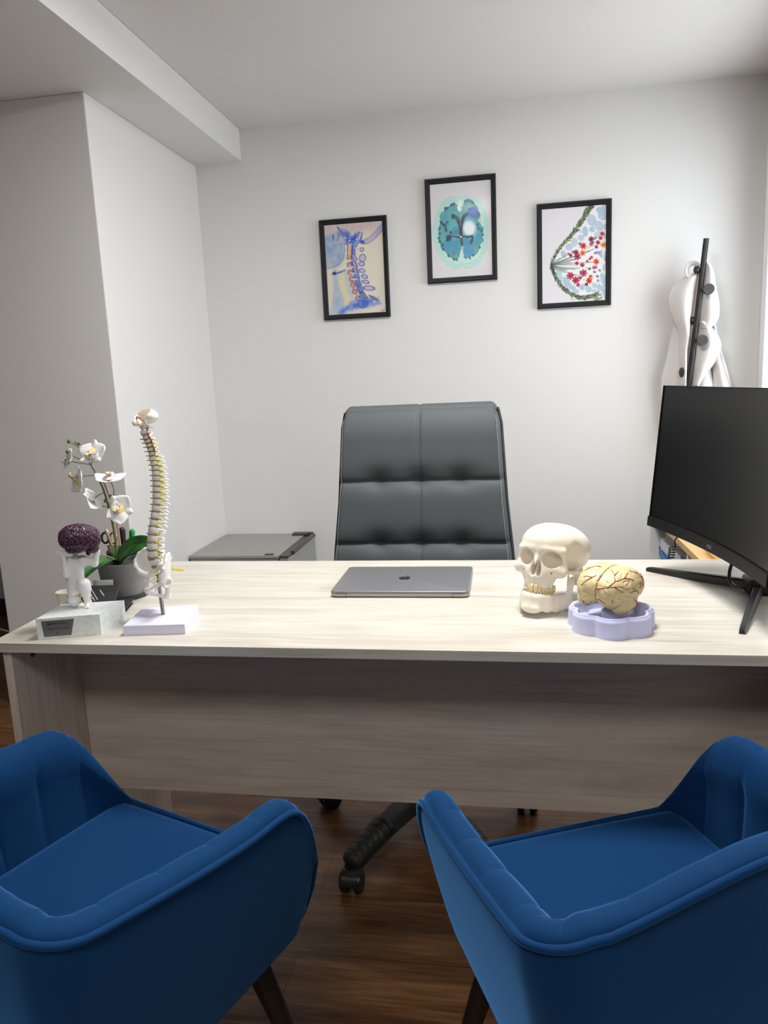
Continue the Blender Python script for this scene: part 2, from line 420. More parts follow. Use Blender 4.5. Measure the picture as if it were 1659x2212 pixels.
# ------------------------------------------------------------------ blue armchairs
def armchair(name, label, loc, rz):
    t = thing(name, label, 'armchair', loc, rz, 'blue velvet armchairs facing the desk')
    Z0, VF = .345, .497
    def wz(z): return interp(z, [(.345, .210), (.38, .220), (.42, .230), (.46, .239), (.50, .248), (.54, .256), (.58, .264), (.63, .273), (.70, .278), (.78, .280)])
    def bz(z): return interp(z, [(.345, .085), (.45, .03), (.60, .008), (.70, 0), (.79, -.018)])
    vs = list(np.linspace(0, 1, 9)); dens = [.497, .492, .485, .475, .463, .45, .437, .423, .408, .392, .374, .352, .325]
    cols = []   # (kind, param)
    for v in dens: cols.append(('a', v))
    for k in range(1, 15): cols.append(('b', k/15))
    for k in range(0, 11): cols.append(('c', k/10*PI/2))
    for k in range(1, 13): cols.append(('d', k/12))
    def Htop(kind, q):
        if kind == 'a': return interp(q, [(.325, .624), (.352, .623), (.374, .621), (.392, .617), (.408, .608), (.423, .594), (.437, .574), (.45, .551), (.463, .524), (.475, .498), (.485, .478), (.492, .466), (.497, .460)])
        if kind == 'b': return .624+.048*q**1.3
        if kind == 'c': x = q/(PI/2); return .672+.022*x
        x = q; return .694+.058*(3*x*x-2*x**3)**.85
    def plan(kind, q, z):
        w_, b, r = wz(z), bz(z), .054
        if kind == 'a': return (w_-.010*max(0, (q-.44)/.057)**2, min(q, VF-.034*(max(0, .425-z)/.08)**2)), (-1, 0)
        if kind == 'b': v0 = .325; return (w_, v0+(b+r-v0)*q), (-1, 0)
        if kind == 'c': return (w_-r+r*math.cos(q), b+r-r*math.sin(q)), (-math.cos(q), math.sin(q))
        return ((w_-r)*(1-q), b), (0, 1)
    # arc-length for channels
    S = [0]; 
    for i in range(1, len(cols)):
        (a, _), (b, _) = plan(*cols[i-1], .62), plan(*cols[i], .62); S.append(S[-1]+math.dist(a, b))
    full = [(c, s_, 1) for c, s_ in zip(cols, S)]+[(c, 2*S[-1]-s_, -1) for c, s_ in list(zip(cols, S))[-2::-1]]
    tot = 2*S[-1]; nch = 18
    outer = MB(); rows = 14
    vsx = []
    for (c, s_, sg) in full:
        H = Htop(*c)
        for k in range(rows):
            z = Z0+(H-Z0)*k/(rows-1); (x, y), _ = plan(*c, z); vsx.append((sg*x, y, z))
    n = len(full); fs = [(i*rows+k, (i+1)*rows+k, (i+1)*rows+k+1, i*rows+k+1) for i in range(n-1) for k in range(rows-1)]
    outer.add(vsx, fs)
    outer.add([vsx[i*rows] for i in range(n)], [tuple(range(n))])
    outer.build('outer_shell', M_velvet, t, 60)
    # padded channelled lining, resampled finely
    pad = MB(); prof = [(0, -.004, 0), (.003, .006, .3), (.010, .013, .7), (.020, .017, 1), (.031, .015, 1), (.041, .006, 1), (.047, -.010, 1), (.050, -.035, 1)]
    fine = []
    def bw(c_):
        if c_[0] == 'c': return 1-.30*c_[1]/(PI/2)
        return 1 if c_[0] != 'd' else max(.40, .70-1.1*c_[1])
    for i in range(n-1):
        for k in range(6):
            fine.append((i, k/6))
    fine.append((n-1, 0)); low = 7; V = []
    for (i, f) in fine:
        a = full[i]; b = full[min(i+1, n-1)]
        s_ = a[1]*(1-f)+b[1]*f
        ph = (s_/tot*nch) % 1.0; ch = abs(math.sin(PI*ph))**.27
        Ha, Hb = Htop(*a[0]), Htop(*b[0]); H = Ha*(1-f)+Hb*f
        col = []
        def P(off, z):
            (xa, ya), na = plan(*a[0], z); (xb, yb), nb = plan(*b[0], z)
            x = a[2]*xa*(1-f)+b[2]*xb*f; y = ya*(1-f)+yb*f
            nx = a[2]*na[0]*(1-f)+b[2]*nb[0]*f; ny = na[1]*(1-f)+nb[1]*f; L = math.hypot(nx, ny) or 1
            return (x+nx/L*off, y+ny/L*off, z)
        slope = min(1, max(.25, (H-.455)/.12)); bk = bw(a[0])*(1-f)+bw(b[0])*f
        for (o, dz, kk) in prof:
            col.append(P(o*(.62+.38*bk)*(1-.06*kk*(1-ch)), H+dz*bk*slope*(1-.24*kk*(1-ch))))
        zt = H-.035*slope
        for k in range(1, low+1):
            z = zt+(.425-zt)*k/low; col.append(P((.030+.020*bk)-(.016+.018*bk)*(k/low)**.8-.009*(1-ch)*(1-k/low*.6), z))
        V += col
    R = len(prof)+low; m_ = len(fine)
    pad.add(V, [(i*R+k, i*R+k+1, (i+1)*R+k+1, (i+1)*R+k) for i in range(m_-1) for k in range(R-1)])
    pad.build('channelled_lining', M_velvet, t, 70)
    # piping on the outer rim and along the seat front
    pp = [(a[2]*plan(*a[0], Htop(*a[0]))[0][0]*1.004, plan(*a[0], Htop(*a[0]))[0][1]-(.002 if a[0][0] == 'd' else 0), Htop(*a[0])) for a in full]
    dn = [(plan('a', .497, z_)[0][0], plan('a', .497, z_)[0][1]+.001, z_) for z_ in (.350, .365, .385, .41, .435)]
    pp = dn+pp+[(-x_, y_, z_) for x_, y_, z_ in dn[::-1]]
    MB().tube(pp, .0047, 8).build('rim_piping', M_velvet, t, 180)
    # seat
    def seat(u, v):
        y = .035+.462*v; hw = .227-.03*max(0, 1-v*3)**2
        ex = abs(2*u-1); e = max(0, (ex-.88)/.12); ev = max(0, (v-.955)/.045)
        z = .458+.013*(1-ex**2.5)*(1-(2*v-1)**4)-.016*e*e-.012*ev*ev
        return ((2*u-1)*hw, y, z)
    MB().grid(seat, 30, 34).build('seat', M_velvet, t, 180)
    fr = MB().grid(lambda u, v: ((2*u-1)*(.231-.030*(1-v)), .497-.034*(max(0, .425-(.345+(.449-.345)*v))/.08)**2, .345+(.449-.345)*v), 14, 6)
    fr.build('seat_front', M_velvet, t, 60)
    MB().tube([((2*k/20-1)*.225, .499, .4515+.006*max(0, abs(2*k/20-1)-.84)/.16) for k in range(21)], .0050, 8).build('seat_piping', M_velvet, t, 180)
    Ml = MAT_LEG
    for sx in (-1, 1):
        MB().tube([(sx*.155, .405, .35), (sx*.225, .475, 0)], [.0205, .0115], 14).build('leg', Ml, t, 60)
        MB().tube([(sx*.135, .135, .35), (sx*.21, .02, 0)], [.0205, .0115], 14).build('leg', Ml, t, 60)
    return t
MAT_LEG = mat('black_painted_wood', (.012, .009, .008), .45)
a1 = math.radians(23.5); BLc = Vector((.028, .612)); uR = Vector((math.cos(a1), math.sin(a1)))
c = BLc+uR*.270
armchair('tub_armchair', 'blue velvet tub armchair with black legs at the right, turned left to the desk', (c.x, c.y, 0), a1)
a2 = math.radians(-20.5); BRc = Vector((-.452, .562)); uL = Vector((math.cos(a2), math.sin(a2)))
c = BRc-uL*.270
armchair('tub_armchair', 'blue velvet tub armchair with black legs at the left, turned right to the desk', (c.x, c.y, 0), a2)

# ------------------------------------------------------------------ office chair
def office_chair():
    X0, Y0 = -.240, 1.835
    t = thing('office_chair', 'grey tufted leather high-back office chair on a five-star wheeled base behind the desk', 'office chair', (X0, Y0, 0))
    def frame(z):   # half width, front y (local)
        hw = interp(z, [(.48, .262), (.60, .272), (.69, .268), (.85, .252), (1.0, .243), (1.09, .238), (1.118, .231), (1.135, .222)])
        return hw
    cx = -.018
    def yc(z): return interp(z, [(.46, .262), (.7, .30), (.9, .335), (1.14, .375)])
    seams = [.560, .738, .920]
    def puff(u, z):      # u in metres from centre
        d = .026
        ks = [.40]+seams+[1.16]
        for a, b in zip(ks[:-1], ks[1:]):
            if a <= z <= b:
                q = (z-a)/(b-a); d += .013*(1-abs(2*q-1)**5.0)
        for sz in seams:
            d -= .006*math.exp(-((z-sz)/.0045)**2)
            for su in (-.122, 0, .118):
                r2 = ((u-su)/.050)**2+((z-sz-.010)/.032)**2; d -= .013*math.exp(-r2)
                d -= .012*math.exp(-(((u-su)/.018)**2+((z-sz)/.012)**2))
        d -= .005*math.exp(-(u/.004)**2)
        return d
    ZT = 1.118
    def front(uu, vv):
        s_ = vv*1.0
        if s_ < .90:
            z = .455+(ZT-.455)*(s_/.90); hw = frame(z); x = (2*uu-1)*hw
            e = max(0, (abs(2*uu-1)-.93)/.07); e = min(e, 1)
            dz = .0
            y = yc(z)-puff(x, z)*(1-e**2.2)+.014*e*e
            y += .018*max(0, (s_-.80)/.10)**2
            return (x+cx, y, z+.012*(uu-.5)*0)
        a = (s_-.90)/.10*PI*.62; z0 = ZT
        y0 = yc(z0)-.030+.018; hw = frame(z0)*(1-.035*math.sin(a)**2)
        x = (2*uu-1)*hw; e = max(0, (abs(2*uu-1)-.93)/.07)
        r = .030
        return (x+cx, y0+r-r*math.cos(a)+.012*e*e, z0+r*.75*math.sin(a)-.010*e*e-.003*math.exp(-(x/.004)**2))
    MB().grid(front, 97, 120).build('backrest_cushion', M_leather, t, 180)
    bk = MB()
    zs = np.linspace(.455, 1.122, 16)
    vs = []
    for z in zs:
        hw = frame(z)-.001; y = yc(z)
        vs += [(cx-hw, y-.004, z), (cx-hw-.005, y+.020, z), (cx-hw+.004, y+.055, z), (cx+hw-.004, y+.055, z), (cx+hw+.005, y+.020, z), (cx+hw, y-.004, z)]
    fs = [(i*6+k, i*6+k+1, (i+1)*6+k+1, (i+1)*6+k) for i in range(15) for k in range(5)]+[tuple(range(90, 96)), tuple(range(5, -1, -1))]
    bk.add(vs, fs).build('back_shell', add_bump(mat('black_mesh_fabric', (.022, .024, .026), .8), 700, .5, .001), t, 50)
    Mth = mat('pale_thread', (.55, .55, .55), .6)
    for sx in (-1, 1):
        st = MB(); z = .60
        while z < 1.10:
            hw = frame(z)*.945; p = Vector((cx+sx*hw, yc(z)-puff(sx*hw, z)-.0005, z)); hw2 = frame(z+.0035)*.945
            q = Vector((cx+sx*hw2, yc(z+.0035)-puff(sx*hw2, z+.0035)-.0005, z+.0035)); st.tube([p, q], .0007, 5); z += .006
        st.build('stitching', Mth, t, 0)
    MB().box((cx, -.02, .465), (.50, .50, .09), .035, seg=4).build('seat', M_leather, t, 50)
    MB().cyl((0, 0, .10), (0, 0, .42), .026, .026, 20).build('gas_lift', M_black, t)
    ba = MB().lathe([(.030, .065), (.042, .070), (.046, .100), (.040, .128), (.028, .135)], 24).build('star_base', mat('dark_base_metal', (.10, .10, .098), .35, .7), t)
    Mr = mat('ribbed_rubber', (.018, .018, .018), .55)
    R = .300
    angs = [22.7, 94, 163, 240, 309]
    for a in angs:
        r = math.radians(a); d = Vector((math.cos(r), math.sin(r), 0)); sd = Vector((-d.y, d.x, 0))
        def arm_sec(q): return d*(.03+q*(R-.035)) + Vector((0, 0, .118-.042*q**1.9))
        secs = []
        for k in range(11):
            q = k/10; c0 = arm_sec(q); wd = .030-.006*q; hh = .024-.006*q
            secs += [c0+sd*wd-Vector((0, 0, hh)), c0+sd*wd*.9+Vector((0, 0, hh*.35)), c0+sd*wd*.55+Vector((0, 0, hh)), c0-sd*wd*.55+Vector((0, 0, hh)), c0-sd*wd*.9+Vector((0, 0, hh*.35)), c0-sd*wd-Vector((0, 0, hh))]
        fs = [(i*6+k, (i+1)*6+k, (i+1)*6+(k+1) % 6, i*6+(k+1) % 6) for i in range(10) for k in range(6)]+[tuple(range(6)), tuple(range(65, 59, -1))]
        MB().add(secs, fs).build('arm', bpy.data.materials['dark_base_metal'], t, 30)
        cv = MB(); cp = []; cr = []
        for k in range(57):
            q0 = .50+k/56*.53; cp.append(arm_sec(q0)); ed = min(1, k/3, (56-k)/4)
            cr.append(.033*(.80+.20*ed)-.004*k/56-(.0022 if k % 8 in (0, 1) else 0))
        cv.tube(cp, cr, 18, sq=.80).build('arm_cover', Mr, t, 60)
        e = arm_sec(1.0)
        MB().cyl(e+Vector((0, 0, -.028)), e+Vector((0, 0, -.012)), .026, .024, 20).build('collar', bpy.data.materials['dark_base_metal'], t)
        c_ = thing_part('caster', t)
        w_ = d*R; tw = Matrix.Rotation(r+(.5 if a > 200 else 1.1), 4, 'Z')
        off = Vector((0, 0, .027))
        for sgn in (-1, 1):
            ax = tw @ Vector((0, 1, 0)); p = w_+off+ax*sgn*.011
            MB().tube([p-ax*sgn*.003, p, p+ax*sgn*.013, p+ax*sgn*.018], [.024, .0275, .026, .018], 28).build('wheel', M_black, c_, 50)
        hd = MB(); fx = tw @ Vector((1, 0, 0)); ax = tw @ Vector((0, 1, 0))
        hd.add([w_+off+fx*.031*math.cos(h_)+Vector((0, 0, .031*math.sin(h_)))+ax*y_*(.019 if abs(y_) < 1 else .019) for h_ in [PI*.02+PI*.70*i/12 for i in range(13)] for y_ in (-1, -.8, .8, 1)], [(i*4+k, i*4+k+1, (i+1)*4+k+1, (i+1)*4+k) for i in range(12) for k in range(3)])
        hd.cyl(w_+Vector((0, 0, .034)), w_+Vector((0, 0, .066)), .013, .016, 16).build('caster_hood', M_black, c_, 50)
    return t
def thing_part(name, parent):
    o = bpy.data.objects.new(name, None); COL.objects.link(o); o.parent = parent; o.empty_display_size = .02; return o
office_chair()

# ------------------------------------------------------------------ mini fridge
def fridge():
    t = thing('mini_fridge', 'low dark grey mini fridge in the corner behind the desk', 'fridge', (-1.12, 3.17, 0))
    Mf = mat('dark_grey_enamel', srgb(158, 156, 151), .42, .1); Md = mat('dark_trim', srgb(70, 66, 62), .4); Ms = mat('silver_door_face', srgb(168, 170, 168), .3, .6)
    MB().box((-.045, 0, .245), (.395, .44, .49), .004).build('body', Mf, t, 0)
    MB().box((-.045, 0, .497), (.400, .45, .014), .003).build('top_panel', Mf, t, 0)
    dr = MB().box((.178, 0, .248), (.040, .446, .488), .006).build('door', Ms, t, 0)
    MB().box((.178, 0, .496), (.040, .448, .012), .004).build('door_cap', Md, dr, 0)
    MB().tube([(.200, -.17, .502), (.204, -.12, .506), (.204, .12, .506), (.200, .19, .502)], .010, 8).build('grip', Md, dr, 60)
    MB().box((.135, .195, .509), (.075, .045, .010), .003).box((.178, .2, .508), (.03, .03, .012), .003).build('hinge_cover', Md, t, 0)
    MB().box((.110, -.212, .506), (.035, .018, .005), .001).build('hinge_plate', Md, t, 0)
fridge()

# ------------------------------------------------------------------ laptop
def laptop():
    t = thing('laptop', 'closed space-grey laptop lying on the desk in front of the office chair', 'laptop', (-.2405, 1.645, ZD), .006)
    Mg = mat('space_grey_aluminium', (.27, .27, .285), .42, .6); Me = mat('aluminium_edge', (.44, .43, .425), .45, .6)
    def rr(w_, d, r, n=6):
        out = []
        for (sx, sy, a0) in ((1, 1, 0), (-1, 1, 90), (-1, -1, 180), (1, -1, 270)):
            for k in range(n+1):
                a = math.radians(a0+90*k/n); out.append((sx*(w_/2-r)+r*math.cos(a), sy*(d/2-r)+r*math.sin(a)))
        return out
    MB().prism(rr(.296, .206, .010), .0012, .003).prism(rr(.304, .214, .011), .003, .0090).build('base', Me, t, 40)
    MB().prism(rr(.304, .214, .011), .0096, .0146, bev=.0018, seg=3).build('lid', Mg, t, 40)
    for sx in (-1, 1):
        MB().box((sx*.128, -.1072, .0093), (.022, .0012, .0008)).box((sx*.1165, -.1072, .0062), (.0006, .0012, .0056)).build('hinge_gap', M_black, t, 0)
    for sx in (-1, 1):
        for sy in (-1, 1):
            MB().cyl((sx*.125, sy*.085, 0), (sx*.125, sy*.085, .0014), .006).build('rubber_foot', M_black, t)
    # bitten-apple emblem, stem towards the user side
    pts = []
    body = [(0, .62), (.18, .72), (.42, .76), (.66, .66), (.80, .50)]
    bite = [(.66, .34), (.60, .14), (.66, -.06), (.82, -.20)]
    low = [(.74, -.42), (.56, -.68), (.34, -.84), (.16, -.80), (0, -.76)]
    rt = body+bite+low
    lf = [(-.16, -.80), (-.34, -.84), (-.58, -.66), (-.76, -.36), (-.84, -.02), (-.80, .34), (-.64, .62), (-.42, .75), (-.18, .72)]
    ap = [(p.x, p.y) for p in catmull([Vector((x, y, 0)) for x, y in rt+lf+[(0, .62)]], 4)][:-1]
    leaf = [(.02, .84), (.06, 1.06), (.22, 1.24), (.40, 1.30), (.38, 1.10), (.24, .92)]
    s_ = .0165
    lg = MB(); lg.prism([(x*s_, y*s_) for x, y in ap], .01455, .0148); lg.prism([(x*s_, y*s_) for x, y in leaf], .01455, .0148)
    lg.build('emblem', mat('black_mirror_emblem', (.02, .02, .022), .15), t, 0)
laptop()

# ------------------------------------------------------------------ monitor
def monitor():
    base = Vector((.505, 1.585, ZD))
    t = thing('computer_monitor', 'large black curved monitor on a V-shaped stand at the right end of the desk', 'monitor', base)
    ang, tilt, Rc, W_, H_ = math.radians(190.15), .090, 1.5, .535, .322
    N = Vector((math.cos(ang)*math.cos(tilt), math.sin(ang)*math.cos(tilt), math.sin(tilt)))
    U = Vector((-math.cos(ang)*math.sin(tilt), -math.sin(ang)*math.sin(tilt), math.cos(tilt))); Rr = U.cross(N)
    O = Vector((.389, 1.527, .853))-base
    def P(s_, v, d=0):
        th = s_/Rc; return O+Rr*(Rc*math.sin(th)*(1-d/Rc))+N*(Rc*(1-math.cos(th))+d*math.cos(th))+U*v
    def slab(s0, s1, v0, v1, d0, d1, n=24):
        b = MB(); vs = []
        for i in range(n+1):
            s_ = s0+(s1-s0)*i/n; vs += [P(s_, v0, d0), P(s_, v1, d0), P(s_, v1, d1), P(s_, v0, d1)]
        fs = [(i*4+k, i*4+(k+1) % 4, (i+1)*4+(k+1) % 4, (i+1)*4+k) for i in range(n) for k in range(4)]+[(3, 2, 1, 0), (n*4, n*4+1, n*4+2, n*4+3)]
        return b.add(vs, fs)
    Ms = mat('matte_screen', (.004, .004, .0045), .30, spec=.3); Mb = mat('black_bezel', (.008, .008, .009), .5, spec=.25)
    slab(-W_/2, W_/2, .0, H_, -.022, -.004).build('housing', Mb, t, 30)
    slab(-W_/2+.0025, W_/2-.0025, .020, H_-.002, -.004, -.0025).build('screen', Ms, t, 30)
    ch = slab(-W_/2-.0015, W_/2+.0015, -.001, .0215, -.024, .0015).build('chin', Mb, t, 30)
    b = MB()
    for (s0, s1, v0, v1) in ((-W_/2, W_/2, H_-.0018, H_+.0002), (-W_/2-.0002, -W_/2+.0022, .02, H_), (W_/2-.0022, W_/2+.0002, .02, H_)):
        q = slab(s0, s1, v0, v1, -.020, -.0005); b.add(q.v, q.f)
    b.build('thin_bezel', Mb, t, 30)
    slab(-.17, .17, .06, .26, -.052, -.022).build('rear_housing', Mb, t, 30)
    me = text_mesh('msi', .0150, .0002, 'CENTER')
    X = Rr; R4 = Matrix(((X.x, U.x, N.x, 0), (X.y, U.y, N.y, 0), (X.z, U.z, N.z, 0), (0, 0, 0, 1)))
    me.transform(Matrix.Translation(P(.004, .0062, .0019)) @ R4)
    link('lettering', me, mat('grey_lettering', (.16, .16, .16), .4), ch, 0)
    # stand: hub, column, two tapered feet
    hub = Vector((0, 0, 0))
    MB().box((0, 0, .018), (.055, .055, .034), .006, seg=2).build('stand_hub', M_black, t, 30)
    top = O+U*.13-N*.058
    MB().tube([(.008, 0, .03), (.010, 0, .12), top+Vector((.035, .006, 0))], .021, 4).build('column', M_blackm, t, 30)
    MB().tube([top+Vector((.045, .01, 0)), top+Vector((0, 0, 0))], .026, 12).build('tilt_joint', M_black, t, 30)
    for (tx, ty) in ((.315, 1.762), (.399, 1.330)):
        e = Vector((tx, ty, ZD))-base; d = Vector((e.x, e.y, 0)); L = d.length; d.normalize(); s_ = Vector((-d.y, d.x, 0))
        vs = []
        for (q, wd, h0, h1) in ((0, .0095, .004, .026), (.5, .008, .002, .0185), (.93, .0058, .000, .0115), (.97, .0056, 0, .0105), (1, .0050, 0, .008)):
            c0 = d*(L*q)
            vs += [c0-s_*wd+Vector((0, 0, h0)), c0+s_*wd+Vector((0, 0, h0)), c0+s_*wd*.9+Vector((0, 0, h1*.85)), c0+s_*wd*.55+Vector((0, 0, h1)), c0-s_*wd*.55+Vector((0, 0, h1)), c0-s_*wd*.9+Vector((0, 0, h1*.85))]
        fs = [(i*6+k, i*6+(k+1) % 6, (i+1)*6+(k+1) % 6, (i+1)*6+k) for i in range(4) for k in range(6)]+[tuple(range(5, -1, -1)), tuple(range(24, 30))]
        MB().add(vs, fs).build('foot', M_black, t, 25)
    cb = catmull([(.03, .05, .10), (-.02, .03, .095), (-.055, .0, .06), (-.062, -.02, .028), (-.045, -.045, .026), (-.01, -.06, .055), (.02, -.07, .09)], 8)
    MB().tube(cb, .0035, 8).build('cable', M_black, t, 180)
    MB().tube(catmull([(.02, .06, .12), (.0, .12, .09), (.02, .19, .03), (.03, .25, .004)], 8), .002, 8).build('cable', M_black, t, 180)
monitor()

# ------------------------------------------------------------------ framed prints (painted on a fine grid of coloured vertices)
class Canvas:
    """hand-traced artwork; coordinates are those of a reference quad (corners TL,TR,BR,BL)"""
    def __init__(s, quad, W, H, bg, seed=0):
        s.W, s.H = W, H; s.q = quad
        s.rng = np.random.RandomState(seed)
        s.img = np.ones((H, W, 3))*np.array(srgb(*bg))
        u, v = np.meshgrid((np.arange(W)+.5)/W, (np.arange(H)+.5)/H)
        TL, TR, BR, BL = [np.array(p, float) for p in quad]
        P = TL*((1-u)*(1-v))[..., None]+TR*(u*(1-v))[..., None]+BR*(u*v)[..., None]+BL*((1-u)*v)[..., None]
        s.x, s.y = P[..., 0], P[..., 1]
        s.sc = abs(TR[0]-TL[0])/W
        s.n1 = s.noise(28); s.n2 = s.noise(12); s.n3 = s.noise(6)
    def noise(s, cell):
        h, w_ = s.H//cell+3, s.W//cell+3; g = s.rng.rand(h, w_)
        y = np.arange(s.H)/cell; x = np.arange(s.W)/cell; yi, xi = y.astype(int), x.astype(int); fy, fx = y-yi, x-xi
        fy, fx = (fy*fy*(3-2*fy))[:, None], (fx*fx*(3-2*fx))[None, :]
        return (g[yi][:, xi]*(1-fy)*(1-fx)+g[yi][:, xi+1]*(1-fy)*fx+g[yi+1][:, xi]*fy*(1-fx)+g[yi+1][:, xi+1]*fy*fx)
    def blend(s, a, col, op=1, wet=0):
        a = np.clip(a, 0, 1)*op
        if wet: a = a*(1-wet+wet*2*(.6*s.n2+.4*s.n3))
        a = np.clip(a, 0, 1)[..., None]; s.img = s.img*(1-a)+np.array(srgb(*col))*a
    def poly(s, pts, col, op=1, soft=8, wet=0, edge=None, rough=0):
        P = np.array(pts, float); n = len(P); ins = np.zeros(s.x.shape, bool); d = np.full(s.x.shape, 1e9)
        for i in range(n):
            a, b = P[i], P[(i+1) % n]
            c = ((a[1] > s.y) != (b[1] > s.y)) & (s.x < (b[0]-a[0])*(s.y-a[1])/((b[1]-a[1]) or 1e-9)+a[0]); ins ^= c
            d = np.minimum(d, s.seg(a, b))
        sd = np.where(ins, -d, d)
        if rough: sd = sd+rough*(s.n2+s.n3-1)*2
        s.blend(.5-sd/soft, col, op, wet)
        if edge: s.blend(1-np.abs(sd+edge[1]*.3)/edge[1], edge[0], edge[2] if len(edge) > 2 else 1)
    def seg(s, a, b):
        dx, dy = b[0]-a[0], b[1]-a[1]; L = dx*dx+dy*dy+1e-9
        t = np.clip(((s.x-a[0])*dx+(s.y-a[1])*dy)/L, 0, 1); return np.hypot(s.x-a[0]-t*dx, s.y-a[1]-t*dy)
    def line(s, pts, r, col, op=1, wet=0, taper=False, smooth=True):
        if smooth and len(pts) > 2: pts = [(p.x, p.y) for p in catmull([Vector((x, y, 0)) for x, y in pts], 5)]
        a = np.zeros(s.x.shape); n = len(pts)-1
        for i in range(n):
            rr = r*(1-.75*abs(2*(i+.5)/n-1)) if taper else r
            a = np.maximum(a, .5+(rr-s.seg(pts[i], pts[i+1]))/(s.sc*1.6))
        s.blend(a, col, op, wet)
    def ell(s, c, r, col, op=1, soft=8, wet=0, edge=None, rot=0, rough=0):
        ca, sa = math.cos(rot), math.sin(rot); dx, dy = s.x-c[0], s.y-c[1]
        k = np.hypot((dx*ca+dy*sa)/r[0], (-dx*sa+dy*ca)/r[1]); sd = (k-1)*min(r)
        if rough: sd = sd+rough*(s.n2+s.n3-1)*2
        s.blend(.5-sd/soft, col, op, wet)
        if edge: s.blend(1-np.abs(sd+edge[1]*.3)/edge[1], edge[0], edge[2] if len(edge) > 2 else 1)
    def leaf(s, c, L, wd, ang, col, op=1):
        d = (math.cos(ang), math.sin(ang)); p = [(c[0]-d[0]*L/2, c[1]-d[1]*L/2), c, (c[0]+d[0]*L/2, c[1]+d[1]*L/2)]
        ca, sa = d; dx, dy = s.x-c[0], s.y-c[1]; u = (dx*ca+dy*sa)/(L/2); v = -dx*sa+dy*ca
        sd = np.abs(v)-wd*np.clip(1-u*u, 0, 1); sd = np.where(np.abs(u) > 1, 99, sd); s.blend(.5-sd/(s.sc*1.4), col, op)

